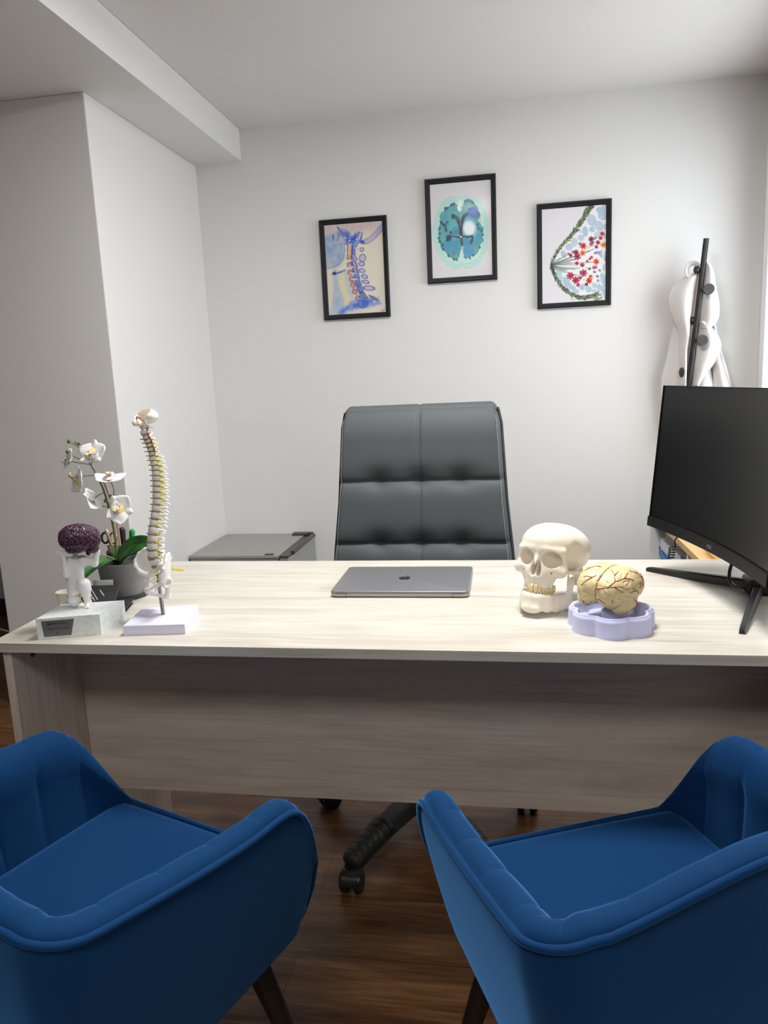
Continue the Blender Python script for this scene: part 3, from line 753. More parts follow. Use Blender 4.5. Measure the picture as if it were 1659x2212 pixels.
def art_spine():
    s = Canvas([(150, 300), (1250, 215), (1335, 1920), (262, 1985)], 150, 222, (226, 220, 200), 3)
    s.blend(s.n1*.9, (232, 222, 210), .6); s.poly([(100, 200), (1300, 150), (1300, 380), (700, 520), (200, 620)], (204, 186, 186), .8, 240, .3)
    s.poly([(150, 500), (420, 430), (540, 640), (545, 900), (450, 1050), (200, 1100)], (150, 172, 205), .75, 60, .5, rough=20)
    s.poly([(220, 700), (520, 600), (540, 900), (430, 1060), (330, 1080), (240, 900)], (128, 160, 205), .45, 60, .6)
    s.line([(545, 640), (550, 800), (520, 930), (420, 1040), (300, 1090), (220, 1110)], 9, (96, 110, 170), .6)
    s.poly([(340, 1100), (420, 1100), (460, 1400), (560, 1700), (560, 1960), (300, 1960), (340, 1500)], (168, 186, 206), .8, 60, .4, rough=15)
    s.poly([(440, 1120), (570, 1130), (600, 1400), (660, 1640), (690, 1700), (600, 1800), (520, 1560), (450, 1340)], (220, 216, 176), .9, 40)
    s.poly([(560, 1120), (620, 1130), (760, 1650), (700, 1720), (620, 1560), (570, 1330)], (184, 196, 206), .7, 50)
    for p, r in (((560, 470), 95), ((480, 430), 60), ((640, 560), 90), ((740, 560), 90), ((790, 480), 60), ((700, 640), 60), ((600, 640), 50)):
        s.ell(p, (r, r*.8), (70, 112, 208), .75, 40, .8, rough=18)
    for a in ([(410, 340), (480, 420), (560, 540), (650, 590)], [(440, 470), (420, 580)], [(330, 480), (340, 580)], [(540, 440), (600, 520), (650, 620)], [(870, 450), (850, 560), (790, 650), (760, 700)], [(700, 500), (780, 470), (830, 430)], [(560, 560), (620, 600), (700, 560), (760, 520)]):
        s.line(a, 15, (36, 70, 176), .75, .5)
    for p in ((560, 540), (640, 590), (700, 480), (780, 560), (840, 470)): s.ell(p, (22, 16), (206, 216, 236), .8, 12)
    s.poly([(850, 590), (900, 560), (1010, 520), (1120, 400), (1240, 260), (1270, 380), (1130, 520), (1000, 620), (900, 650)], (176, 172, 206), .85, 24, .3)
    s.ell((880, 615), (50, 36), (40, 76, 180), .85, 20, .4)
    s.line([(900, 650), (1010, 625), (1130, 530), (1255, 380)], 7, (88, 80, 140), .8); s.line([(930, 570), (1060, 480), (1220, 310)], 6, (110, 104, 164), .7)
    s.line([(700, 720), (700, 900), (760, 1150), (800, 1350), (870, 1550), (900, 1620)], 60, (96, 128, 204), .8, .3)
    for x, y in ((745, 880), (740, 1000), (755, 1110), (770, 1230), (800, 1340), (835, 1460)):
        s.poly([(x-40, y-60), (x+10, y-40), (x+35, y+55), (x-15, y+30)], (222, 178, 160), .85, 12); s.line([(x-35, y-60), (x+10, y-10), (x+50, y+70)], 9, (34, 66, 176), .9)
    for i, (x, y) in enumerate(((640, 875), (645, 1035), (660, 1170), (685, 1290), (712, 1400), (745, 1525), (808, 1655))):
        a = .10+.05*i; w_, h_ = 55, 50+(i == 0)*25; ca, sa = math.cos(a), math.sin(a)
        q = [(x+ca*u*w_*.82-sa*v*h_*.5, y+v*h_*.95+sa*u*w_) for u, v in ((-1, -.6), (-.7, -.95), (.8, -1), (1, -.8), (1, .6), (.8, .95), (-.6, 1), (-1, .8))]
        s.poly(q, (214, 150, 118), .95, 10, 0); s.poly([(x, y-h_*.8), (x+w_*.7, y-h_*.8), (x+w_*.8, y+5), (x+8, y)], (110, 134, 208), .75, 14); s.poly(q, (214, 150, 118), 0, 10, 0, ((38, 40, 96), 10, .95))
    s.line([(655, 670), (640, 780), (650, 830)], 30, (226, 186, 150), .9); s.line([(610, 670), (600, 790)], 9, (30, 50, 130), .9); s.line([(690, 680), (690, 960), (740, 1200), (850, 1560)], 10, (30, 60, 170), .9)
    for x, y, a, b, r in ((885, 905, 62, 72, .2), (868, 1015, 58, 45, .1), (880, 1140, 58, 40, .35), (925, 1250, 62, 38, .35), (945, 1350, 68, 36, .2), (1010, 1465, 108, 46, .08), (870, 752, 40, 40, 0)):
        s.ell((x, y), (a, b), (196, 186, 206), .9, 12, .3, ((38, 70, 180), 13, .95), r)
    for y in (950, 1070, 1190, 1300): s.ell((650+(y-950)*.28, y), (60, 14), (226, 224, 216), .8, 10)
    s.line([(740, 720), (830, 750)], 14, (200, 190, 206), .9)
    s.poly([(440, 1980), (470, 1870), (600, 1780), (700, 1700), (820, 1680), (900, 1640), (1180, 1650), (1240, 1760), (1100, 1800), (980, 1820), (860, 1850), (620, 1900), (520, 1980)], (78, 124, 212), .8, 60, .7, rough=24)
    s.ell((900, 1760), (105, 85), (64, 110, 205), .8, 20, .3, ((50, 80, 180), 10, .5))
    s.poly([(850, 1530), (900, 1540), (1000, 1650), (960, 1670), (880, 1610)], (150, 140, 176), .9, 14, 0, ((24, 40, 120), 12)); s.poly([(1000, 1590), (1100, 1620), (1180, 1690), (1080, 1680)], (140, 130, 160), .9, 14, 0, ((40, 60, 150), 12))
    s.line([(330, 1200), (440, 1180), (560, 1130)], 20, (60, 110, 200), .85, .4); s.ell((362, 1190), (34, 34), (20, 34, 90), .9, 14)
    s.line([(1240, 1900), (1265, 1880), (1275, 1890), (1300, 1850)], 5, (40, 40, 44), .9)
    return s
def art_brain():
    s = Canvas([(145, 280), (1308, 188), (1320, 1958), (188, 2030)], 150, 228, (222, 219, 222), 5)
    halo = [(700, 520), (560, 505), (430, 570), (340, 680), (270, 830), (225, 980), (215, 1150), (235, 1330), (280, 1500), (350, 1640), (450, 1760), (580, 1830), (690, 1840), (735, 1790), (800, 1830), (930, 1810), (1060, 1730), (1160, 1600), (1220, 1400), (1240, 1150), (1235, 900), (1180, 720), (1080, 590), (960, 520), (850, 490), (760, 500)]
    s.poly(halo, (180, 224, 214), 1, 14, .15, ((160, 208, 200), 12, .5), rough=6)
    ins = [(735+(x-735)*.88, 1165+(y-1165)*.88) for x, y in halo]
    s.poly(ins, (196, 230, 216), .9, 14, .3, ((128, 190, 184), 9, .6), rough=8)
    Lh = [(700, 800), (690, 700), (620, 610), (540, 650), (440, 720), (400, 800), (350, 880), (340, 1000), (320, 1120), (310, 1280), (350, 1400), (400, 1500), (470, 1590), (560, 1650), (650, 1680), (700, 1600), (745, 1450), (735, 1200), (725, 1000)]
    Rh = [(715, 810), (760, 700), (800, 600), (880, 570), (980, 630), (1040, 720), (1080, 820), (1060, 930), (1100, 1010), (1160, 1050), (1160, 1200), (1130, 1330), (1070, 1440), (1000, 1560), (900, 1650), (810, 1630), (760, 1520), (755, 1300), (740, 1000)]
    for h in (Lh, Rh): s.poly(h, (78, 158, 170), 1, 14, .25, ((52, 106, 130), 16, .6), rough=22)
    for c, r, col in (((600, 900), (90, 110), (96, 180, 180)), ((600, 1060), (110, 90), (104, 186, 190)), ((560, 1420), (140, 150), (70, 148, 190)), ((860, 1450), (100, 150), (70, 146, 196)), ((1020, 1250), (90, 150), (76, 150, 192)), ((900, 700), (100, 60), (118, 178, 164)), ((430, 900), (70, 80), (90, 158, 180)), ((400, 1250), (60, 90), (104, 176, 170)), ((640, 1130), (60, 70), (70, 126, 160))):
        s.ell(c, r, col, .75, 60, .5, rough=15)
    s.ell((965, 790), (105, 105), (62, 118, 190), .95, 40, .5, rough=14)
    for c in ((900, 740), (980, 730), (1030, 800), (940, 860), (1050, 870)): s.ell(c, (34, 30), (44, 88, 166), .6, 20, .5)
    s.ell((890, 1080), (150, 175), (136, 200, 214), .9, 80); s.ell((890, 1080), (110, 130), (228, 240, 236), .95, 50); s.ell((885, 1080), (80, 105), (240, 240, 242), 1, 24, rough=6)
    dk = (52, 58, 78)
    s.line([(590, 850), (660, 900), (700, 980), (730, 1060), (735, 1200)], 34, dk, .92, .2); s.line([(850, 820), (790, 870), (755, 970), (735, 1060)], 32, dk, .92, .2); s.line([(600, 850), (580, 900)], 20, dk, .9)
    s.line([(735, 1060), (735, 1230), (745, 1300), (750, 1390)], 20, dk, .95); s.line([(700, 1250), (620, 1230), (550, 1200)], 20, dk, .9); s.poly([(460, 1220), (540, 1200), (570, 1260), (520, 1320), (455, 1330)], (62, 54, 86), .95, 12)
    s.line([(770, 1230), (840, 1240)], 16, dk, .9); s.line([(850, 1250), (940, 1230), (945, 1280), (925, 1350)], 20, dk, .9); s.ell((545, 1155), (26, 26), dk, .9)
    s.line([(350, 960), (400, 1010), (440, 1040), (460, 1130)], 18, dk, .85, .3); s.line([(440, 1020), (490, 960)], 14, dk, .85)
    for p in ((450, 720), (480, 710), (560, 650), (600, 640), (820, 590), (880, 580), (940, 600), (970, 620), (1065, 820), (340, 1080), (340, 1180), (320, 1260), (340, 1330), (390, 1390), (400, 1470), (500, 1590), (600, 1660), (650, 1670), (1120, 1130), (1140, 1210), (1060, 1090), (960, 1590), (900, 1640), (1080, 1440), (1040, 1020)):
        s.ell(p, (24, 30), (46, 70, 104), .8, 14, .4, rough=6)
    s.ell((590, 1570), (40, 60), (110, 124, 60), .6, 40, .6); s.ell((1030, 1400), (30, 60), (120, 160, 90), .6, 30, .5); s.ell((1080, 930), (30, 40), (200, 206, 110), .6, 30, .4)
    s.line([(740, 1660), (755, 1560), (760, 1420)], 12, (206, 226, 226), .95); s.poly([(690, 560), (760, 560), (735, 700), (710, 790), (690, 690)], (206, 232, 214), 1, 12); s.ell((733, 1240), (16, 16), (236, 240, 240), 1)
    s.line([(715, 820), (735, 1040)], 5, (150, 170, 190), .8); s.line([(545, 1200), (620, 1215), (710, 1215)], 5, (160, 200, 200), .8)
    return s
def art_flowers():
    s = Canvas([(170, 268), (1372, 182), (1330, 1952), (162, 2022)], 160, 232, (222, 220, 223), 9)
    outer = [(345, 1290), (400, 1130), (470, 1020), (560, 910), (680, 790), (800, 640), (900, 480), (960, 340), (1000, 200), (1400, 150), (1400, 1990), (1240, 1990), (1230, 1840), (1100, 1850), (900, 1860), (760, 1820), (600, 1700), (480, 1560), (400, 1440)]
    s.poly(outer, (228, 228, 230), 1, 10)
    bl = [(570, 1090, 45, 70, (176, 182, 208)), (670, 960, 60, 60, (180, 188, 212)), (770, 870, 60, 80, (182, 198, 212)), (890, 790, 60, 55, (184, 196, 210)), (970, 680, 55, 100, (158, 194, 202)), (1095, 640, 55, 55, (162, 194, 202)), (1095, 480, 85, 105, (176, 190, 208)), (1230, 580, 70, 90, (172, 188, 206)), (1250, 300, 80, 60, (160, 188, 204)), (1300, 400, 90, 80, (166, 192, 206)), (1340, 250, 60, 80, (176, 194, 210)), (1350, 600, 40, 60, (160, 196, 204)),
          (480, 1450, 60, 60, (168, 204, 206)), (530, 1550, 50, 50, (176, 206, 208)), (620, 1590, 60, 90, (164, 194, 206)), (670, 1680, 60, 60, (170, 192, 208)), (740, 1720, 45, 50, (166, 190, 206)), (790, 1780, 60, 45, (178, 196, 206)), (905, 1700, 48, 60, (162, 192, 202)), (1020, 1740, 60, 60, (166, 196, 208)), (1130, 1670, 50, 50, (168, 196, 204)), (1210, 1700, 40, 70, (164, 192, 204)), (1120, 1770, 50, 30, (170, 198, 206)), (1290, 1560, 55, 130, (172, 194, 210)), (1290, 1780, 40, 130, (168, 196, 208)), (1310, 1330, 35, 70, (176, 202, 208)), (1200, 740, 60, 60, (176, 196, 208)), (890, 680, 30, 30, (200, 198, 212)), (1330, 1150, 30, 90, (182, 200, 214)), (1320, 760, 30, 60, (176, 200, 210))]
    for x, y, a, b, c in bl: s.ell((x, y), (a, b), c, .95, 9, .25, ((150, 176, 194), 8, .35), .3*((x*7 % 3)-1), rough=6)
    c0 = (345, 1290)
    for e in ((510, 1160), (640, 1170), (640, 1100), (800, 1190), (900, 1150), (1050, 1040), (1120, 1000), (760, 1290), (860, 1350), (640, 1380), (780, 1370), (600, 1380), (880, 1500), (600, 1430), (460, 1390), (1100, 1240), (700, 1240)):
        s.line([c0, ((c0[0]+e[0])/2, (c0[1]+e[1])/2+(18 if e[1] > 1290 else -6)), e], 6, (74, 92, 84), .9)
    rng = random.Random(4); cur = [(345, 1290), (380, 1190), (440, 1080), (520, 960), (620, 850), (720, 740), (820, 620), (900, 500), (970, 400), (1040, 280), (1090, 200)]
    low = [(345, 1300), (370, 1400), (430, 1520), (500, 1640), (590, 1750), (700, 1830), (820, 1880), (930, 1900), (1050, 1870), (1180, 1830)]
    for cv in (cur, low):
        s.line(cv, 9, (70, 84, 66), .95)
        P = [(p.x, p.y) for p in catmull([Vector((x, y, 0)) for x, y in cv], 3)]
        for i in range(len(P)-1):
            a = math.atan2(P[i+1][1]-P[i][1], P[i+1][0]-P[i][0]); k = .6+.6*i/len(P) if cv is cur else .8
            for sg in (-1, 1):
                L = rng.uniform(80, 130)*k; b = a+sg*rng.uniform(.35, .7)
                s.leaf((P[i][0]+math.cos(b)*L*.45, P[i][1]+math.sin(b)*L*.45), L, 15*k+3, b, rng.choice([(70, 84, 64), (92, 104, 70), (118, 130, 84), (58, 70, 66)]))
    s.line([(350, 1280), (355, 1330), (400, 1450)], 18, (56, 66, 74), 1); s.ell((348, 1292), (26, 34), (50, 58, 78), 1)
    for c, L, a in (((1150, 1930), 150, -.9), ((1200, 1920), 140, -.5), ((1130, 1900), 90, .9)): s.leaf(c, L, 18, a, (128, 144, 84))
    s.line([(1090, 1880), (1110, 1950)], 5, (96, 110, 66)); s.line([(1180, 1800), (1240, 1840), (1250, 1950)], 6, (110, 124, 80))
    F = [(930, 940, 70, (204, 56, 62)), (800, 1060, 60, (192, 34, 76)), (820, 1140, 70, (158, 40, 84)), (920, 1070, 60, (226, 106, 58)), (1080, 820, 60, (150, 30, 64)), (1080, 910, 50, (190, 110, 140)), (1160, 1230, 66, (226, 86, 50)), (1300, 920, 66, (226, 146, 56)), (1280, 720, 50, (196, 44, 60)), (1250, 800, 45, (196, 40, 54)), (1200, 880, 50, (180, 40, 70)), (690, 1490, 80, (188, 48, 84)), (790, 1570, 80, (184, 44, 80)), (830, 1660, 46, (200, 70, 110)), (930, 1440, 80, (192, 60, 108)), (1030, 1580, 66, (216, 52, 50)), (1060, 1510, 50, (230, 112, 52)), (810, 1260, 44, (170, 50, 70)), (910, 1290, 50, (172, 46, 62)), (1080, 1150, 34, (206, 50, 84)), (1050, 1180, 30, (196, 40, 70)), (1000, 1220, 30, (196, 56, 96)), (700, 1110, 40, (120, 36, 70)), (660, 1080, 26, (180, 40, 60)), (1120, 1340, 40, (206, 80, 110)), (980, 1650, 40, (130, 30, 50)), (870, 1530, 36, (130, 34, 66)), (1170, 960, 40, (140, 36, 66))]
    for x, y, r, c in F:
        for k in range(7):
            a = k*2*PI/7+x; q = rng.uniform(.75, 1.15); cc = tuple(max(0, min(255, int(v*q))) for v in c)
            s.leaf((x+math.cos(a)*r*.5, y+math.sin(a)*r*.5), r*1.05, r*.26, a, cc)
        s.ell((x, y), (r*.24, r*.24), tuple(int(v*.35) for v in c), .85, 8)
    for x, y in ((1040, 1360), (1130, 1420), (1180, 1500), (1220, 1390), (1160, 1330), (1190, 1580), (880, 1430), (740, 1050), (870, 900), (1110, 880), (1150, 800)): s.ell((x, y), (30, 22), (66, 74, 110), .85, 8, .3, None, rng.uniform(0, 3))
    for k in range(9): s.line([(1130, 1090), (1170+30*math.cos(k), 1060+20*math.sin(k*2)), (1270, 1020+18*k)], 4, (104, 120, 160), .9)
    for x, y in ((1030, 960), (1010, 980), (940, 1560), (985, 1350)): s.ell((x, y), (24, 18), (238, 190, 70), .9)
    s.poly([(1345, 960), (1400, 960), (1400, 1400), (1350, 1400), (1325, 1200)], (86, 22, 36), 1, 8)
    s.line([(700, 1930), (715, 1900), (725, 1940), (760, 1925)], 4, (120, 120, 124), .7); s.line([(780, 1920), (800, 1890), (820, 1925), (860, 1905)], 4, (120, 120, 124), .7)
    return s
M_frame = mat('black_frame_lacquer', (.012, .013, .017), .5, spec=.3)
M_art = mat('printed_artwork', (1, 1, 1), .5, coat=.06)
_n, _l, _b = NL(M_art); _a = _n.new('ShaderNodeVertexColor'); _a.layer_name = 'paint'; _l.new(_a.outputs[0], _b.inputs['Base Color'])
def picture(label, x0, x1, z0, z1, cv, roll=0.0):
    cx, cz, W_, H_ = (x0+x1)/2, (z0+z1)/2, x1-x0, z1-z0
    t = thing('framed_picture', label, 'picture', (cx, YB, cz), 0, 'framed prints in a row on the back wall'); t.rotation_euler = (0, roll, 0)
    fw = .0215; m = MB()
    prof = [(0, -.001), (0, -.019), (.004, -.023), (.009, -.022), (.0115, -.0175), (.0165, -.0165), (.019, -.012), (fw, -.009), (fw, -.001)]
    cs = [(-1, -1), (1, -1), (1, 1), (-1, 1)]; vs = []
    for sx, sz in cs:
        for o, y in prof: vs.append((sx*(W_/2-o), y, sz*(H_/2-o)))
    n = len(prof); m.add(vs, [(i*n+k, i*n+k+1, ((i+1) % 4)*n+k+1, ((i+1) % 4)*n+k) for i in range(4) for k in range(n-1)]).build('frame', M_frame, t, 30)
    w2, h2 = W_/2-fw+.002, H_/2-fw+.002; g = MB(); NX, NY = cv.W, cv.H
    g.grid(lambda u, v: ((2*u-1)*w2, -.0085, (1-2*v)*h2), NX, NY)
    o = g.build('art_print', M_art, t, 0)
    ca = o.data.color_attributes.new('paint', 'FLOAT_COLOR', 'POINT'); px = np.ones((NY, NX, 4), np.float32); px[..., :3] = cv.img
    ca.data.foreach_set('color', px.ravel())
    MB().box((0, -.004, 0), (W_-.01, .006, H_-.01)).build('backing_board', M_blackm, t, 0)
picture('left black-framed watercolour of a blue neck spine on a cream ground', -.814, -.511, 1.491, 1.920, art_spine())
picture('middle and highest black-framed watercolour of a teal brain slice', -.339, -.037, 1.620, 2.0505, art_brain())
picture('right black-framed watercolour of red flowers, leaves and pale blue pebbles', .132, .4375, 1.485, 1.913, art_flowers())

# ------------------------------------------------------------------ coat rack and white coat
def coat_rack():
    Y = 3.27; K = 1.1085
    X = lambda u, v=670: K*(.7085+(u-1525)*.00161+(v-515)*.00002)   # traced outline -> metres on the coat's own plane
    Z = lambda v, u=1500: 1.2193+K*(1.662-1.2193-(v-515)*.001615-(u-1500)*.00004)
    t = thing('coat_rack', 'slim black metal coat rack with round knobs behind the monitor', 'coat rack', (.63, Y, 0))
    L = lambda u, v, dy=0: Vector((X(u, v)-.63, dy, Z(v, u)))
    top = L(1525.5, 515); bot = L(1493, 832); d = bot-top; foot = top+d*(top.z/(top.z-bot.z))
    MB().tube([top, top+d*.74], .0108, 18).build('pole', M_black, t, 50)
    MB().tube([top+d*.74, top+d*.75, top+d*.83, top+d*.84], [.0108, .0117, .0117, .0108], 18).tube([top+d*.84, foot+Vector((0, 0, .012))], .0108, 18).build('lower_pole', M_black, t, 50)
    MB().lathe([(0, 0), (.095, 0), (.095, .008), (.09, .012), (.01, .014)], 40, None, foot-Vector((0, 0, foot.z))).build('base', M_black, t, 40)
    Mk = mat('dark_grey_knob', (.045, .043, .045), .5)
    for (u, v, m) in ((1526, 626, Mk), (1514.5, 736, Mk)):
        p = L(u, v, -.055); q = (v-515)/317; a = top+d*q
        k = MB().cyl(p+Vector((0, .007, 0)), p, .0215, .0205, 28).build('knob', m, t, 40)
        MB().cyl(a, p+Vector((0, .004, 0)), .006, None, 12).build('peg', M_black, k, 50)
    for (u, v) in ((1483, 806), (1510, 580), (1501, 690)):
        q = (v-515)/317; a = top+d*q; p = L(u, v, .012); 
        k = MB().cyl(p, p+Vector((-.010, -.003, 0)), .0195 if v > 800 else .0145, None, 24).build('knob', M_black, t, 40)
        MB().cyl(a, p, .006, None, 12).build('peg', M_black, k, 50)
    # coat
    Mc = add_bump(mat('white_cotton', (.70, .67, .655), .85, sheen=.2), 25, .25, .006, detail=4)
    c = thing('white_coat', 'white doctor coat hanging on the black coat rack', 'coat', (.60, Y+.02, 1.15))
    def panel(name, rows, y0, fold, th=.004, ph=0.0, nf=3, hem=None, nv=36, nu=28, m=Mc):
        rs = sorted(rows); vv = [r[0] for r in rs]; ll = [r[1] for r in rs]; rr = [r[2] for r in rs]
        def sm(x, xs, ys):
            k = np.searchsorted(xs, x)-1; k = int(max(0, min(len(xs)-2, k))); f = (x-xs[k])/(xs[k+1]-xs[k])
            p = [ys[max(k-1, 0)], ys[k], ys[k+1], ys[min(k+2, len(xs)-1)]]
            return .5*((2*p[1])+(p[2]-p[0])*f+(2*p[0]-5*p[1]+4*p[2]-p[3])*f*f+(3*p[1]-p[0]-3*p[2]+p[3])*f**3)
        def fn(u, q):
            v = vv[0]+(vv[-1]-vv[0])*q; a, b = sm(v, vv, ll), sm(v, vv, rr)
            x = X(a+(b-a)*u, v); z = Z(v, a)
            y = y0+fold*math.sin(PI*nf*u+ph+1.2*q)*(.4+.6*q)-.030*math.sin(PI*u)+.006*math.sin(9*q+4*u)
            return (x-.60, y-Y-.02, z-1.15)
        o = MB().sheet(fn, nu, nv, th).build(name, m, c, 180)
        e = MB().tube([fn(0, k/30) for k in range(31)], .0022, 6).tube([fn(1, k/30) for k in range(31)], .0022, 6)
        return o, e, fn
    Mi = mat('coat_lining', (.62, .52, .46), .85)
    panel('back_panel', [(600, 1492, 1540), (660, 1478, 1552), (720, 1462, 1562), (780, 1449, 1578), (830, 1438, 1591), (880, 1440, 1596), (960, 1446, 1600)], Y+.070, .016, nf=5, ph=.5)
    panel('inner_lining', [(585, 1502, 1520), (640, 1500, 1522), (700, 1494, 1518), (780, 1484, 1508), (850, 1474, 1502)], Y+.045, .004, nf=2, m=Mi)
    for nm, rows, y0, fo in (('left_lapel', [(594, 1486, 1513), (604, 1470, 1513), (616, 1458, 1512), (632, 1451, 1511), (650, 1451, 1509), (670, 1456, 1507), (690, 1463, 1505), (710, 1472, 1503), (726, 1476, 1501), (760, 1475, 1495), (840, 1478, 1490)], Y+.030, .010),
                              ('right_lapel', [(566, 1522, 1532), (576, 1521, 1541), (590, 1519, 1546), (610, 1517, 1550), (635, 1516, 1556), (655, 1515, 1559), (675, 1514, 1559), (690, 1513, 1557), (702, 1513, 1551), (710, 1513, 1541)], Y+.020, .010),
                              ('front_flap', [(694, 1512, 1522), (702, 1512, 1536), (716, 1511, 1548), (730, 1510, 1558), (745, 1509, 1564), (760, 1508, 1563), (775, 1507, 1557), (795, 1504, 1544), (815, 1502, 1530), (838, 1500, 1518)], Y+.012, .009),
                              ('side_drape', [(700, 1545, 1553), (740, 1548, 1562), (775, 1548, 1568), (800, 1552, 1578), (840, 1556, 1590), (900, 1560, 1598)], Y+.05, .006)):
        o, e, fn = panel(nm, rows, y0, fo, ph=.8, nf=2)
        e.build('hem', Mc, o, 180)
    # hanging loop of the collar
    loop = catmull([L(1514, 572, 0), L(1508, 562, .015), L(1495, 561, .025), L(1485, 572, .02), L(1484, 588, .012), L(1492, 598, .01), L(1506, 594, .012), L(1514, 584, .01)], 6)
    lv = []
    for i, p in enumerate(loop):
        p = p+Vector((.63-.60, -.02, -1.15)); q = Vector((X(1503)-.60, -.005, Z(582)-1.15)); dd = (q-p)*.42
        lv.append((p, p+dd+Vector((0, .012, 0))))
    MB().sheet(lambda u, v: lv[int(round(v*(len(lv)-1)))][0].lerp(lv[int(round(v*(len(lv)-1)))][1], u), 6, len(lv), .004).build('collar', Mc, c, 180)
coat_rack()

# ------------------------------------------------------------------ low shelf unit by the right wall
def shelf_unit():
    x0, x1, y0, y1, zt = .560, 1.030, 1.92, 3.085, .648
    t = thing('shelf_unit', 'low white open shelf unit with a pine top under the window behind the monitor', 'shelf unit', ((x0+x1)/2, (y0+y1)/2, 0))
    C_ = Vector(t.location); Mp = wood('pine_board', 'y', srgb(206, 160, 96), srgb(226, 184, 124), srgb(236, 200, 146), .45, .9, .25)
    Mw = mat('white_melamine', (.74, .76, .75), .5)
    def bx(name, a, b, c_, d, e, f, m, bev=.001): return MB().box(((a+b)/2-C_.x, (c_+d)/2-C_.y, (e+f)/2), (b-a, d-c_, f-e), bev).build(name, m, t, 0)
    bx('top_board', x0-.004, x1, y0, y1, zt-.022, zt, Mp)
    for y in (y0, 2.44, y1-.018): bx('upright', x0, x1, y, y+.018, 0, zt-.022, Mw)
    bx('back_board', x1-.008, x1, y0, y1, .02, zt-.022, Mw)
    for z in (.04, .395): bx('shelf', x0+.004, x1-.008, y0+.018, y1-.018, z, z+.018, Mw)
    return zt
zt = shelf_unit()
g = 'books and folders on the middle shelf of the low white unit'
def book(label, loc, size, rz, cov, page, rx=0, cat='book'):
    t = thing(cat, label, cat, loc, rz, g); t.rotation_euler = (rx, 0, rz)
    sx, sy, sz = size
    MB().box((0, 0, .001), (sx, sy, .002)).box((0, 0, sz-.001), (sx, sy, .002)).box((-sx/2+.001, 0, sz/2), (.002, sy, sz)).build('cover', cov, t, 0)
    MB().box((.001, 0, sz/2), (sx-.008, sy-.006, sz-.004)).build('pages', page, t, 0)
    return t
Mpg = mat('paper_pages', (.72, .70, .66), .8)
zs = .4135
book('grey hardback book lying on top of the pile on the low white shelf', (.700, 2.795, zs+.148), (.20, .27, .034), .10, mat('grey_cover', (.30, .28, .27), .6), Mpg)
book('white thick folder under the grey book in the low shelf', (.690, 2.825, zs+.104), (.21, .29, .043), .04, mat('white_cover', (.70, .69, .70), .5), Mpg, cat='folder')
book('blue and white booklet in the pile on the low white shelf', (.682, 2.860, zs+.070), (.215, .30, .033), -.05, mat('blue_cover', (.05, .20, .52), .5), Mpg)
book('light turquoise booklet at the bottom of the pile on the low shelf', (.684, 2.890, zs), (.225, .31, .035), -.12, mat('turquoise_cover', (.30, .56, .60), .5), Mpg)
book('pale turquoise folder lying second from the bottom of the shelf pile', (.682, 2.880, zs+.036), (.22, .31, .033), -.10, mat('pale_turquoise_cover', (.42, .66, .70), .5), mat('turquoise_pages', (.40, .62, .66), .7), cat='folder')
book('dark red book standing behind the coiled cord in the low shelf', (.70, 2.535, zs), (.20, .05, .19), 0, mat('dark_red_cover', (.12, .012, .012), .6), Mpg)
ph = thing('desk_phone', 'black desk telephone on the pine top under the window', 'telephone', (.79, 2.60, zt))
MB().prism([(-.09, -.11), (.09, -.11), (.09, .11), (-.09, .11)], 0, .035, None, .008).build('phone_body', M_black, ph, 40)
MB().tube([(-.09+.03, -.09, .05), (-.06, -.05, .062), (-.06, .05, .062), (-.06, .09, .05)], [.02, .013, .013, .02], 12).build('handset', M_black, ph, 180)
cb = MB(); pts = []
for k in range(521):
    q = k/520; z = .618-.235*q; a = q*2*PI*26; sag = .012*math.sin(PI*q)
    pts.append((.5385+.010*math.cos(a)-sag*.5, 2.565+.020*q+.010*math.sin(a), z))
cb.tube(pts, .0022, 5); cb.tube(catmull([(.5485, 2.565, .618), (.546, 2.56, .645), (.565, 2.56, .656), (.62, 2.57, .652), (.71, 2.60, .665)], 8), .0022, 6)
tag(cb.build('phone_cord', M_black, None, 180), 'black coiled telephone cord hanging in front of the low shelf', 'cord')
bd = thing('wooden_board', 'thin honey-coloured wooden board lying on the pine top', 'board', (.665, 2.27, zt))
MB().prism([(p.x, p.y) for p in catmull([Vector(q) for q in ((-.07, -.16, 0), (-.075, 0, 0), (-.06, .13, 0), (-.02, .16, 0), (.05, .14, 0), (.08, 0, 0), (.07, -.16, 0))], 5)], .0005, .012, None, .002).build('board', wood('honey_wood', 'y', srgb(180, 126, 52), srgb(206, 154, 76), srgb(222, 176, 98), .4, 1, .3), bd, 40)

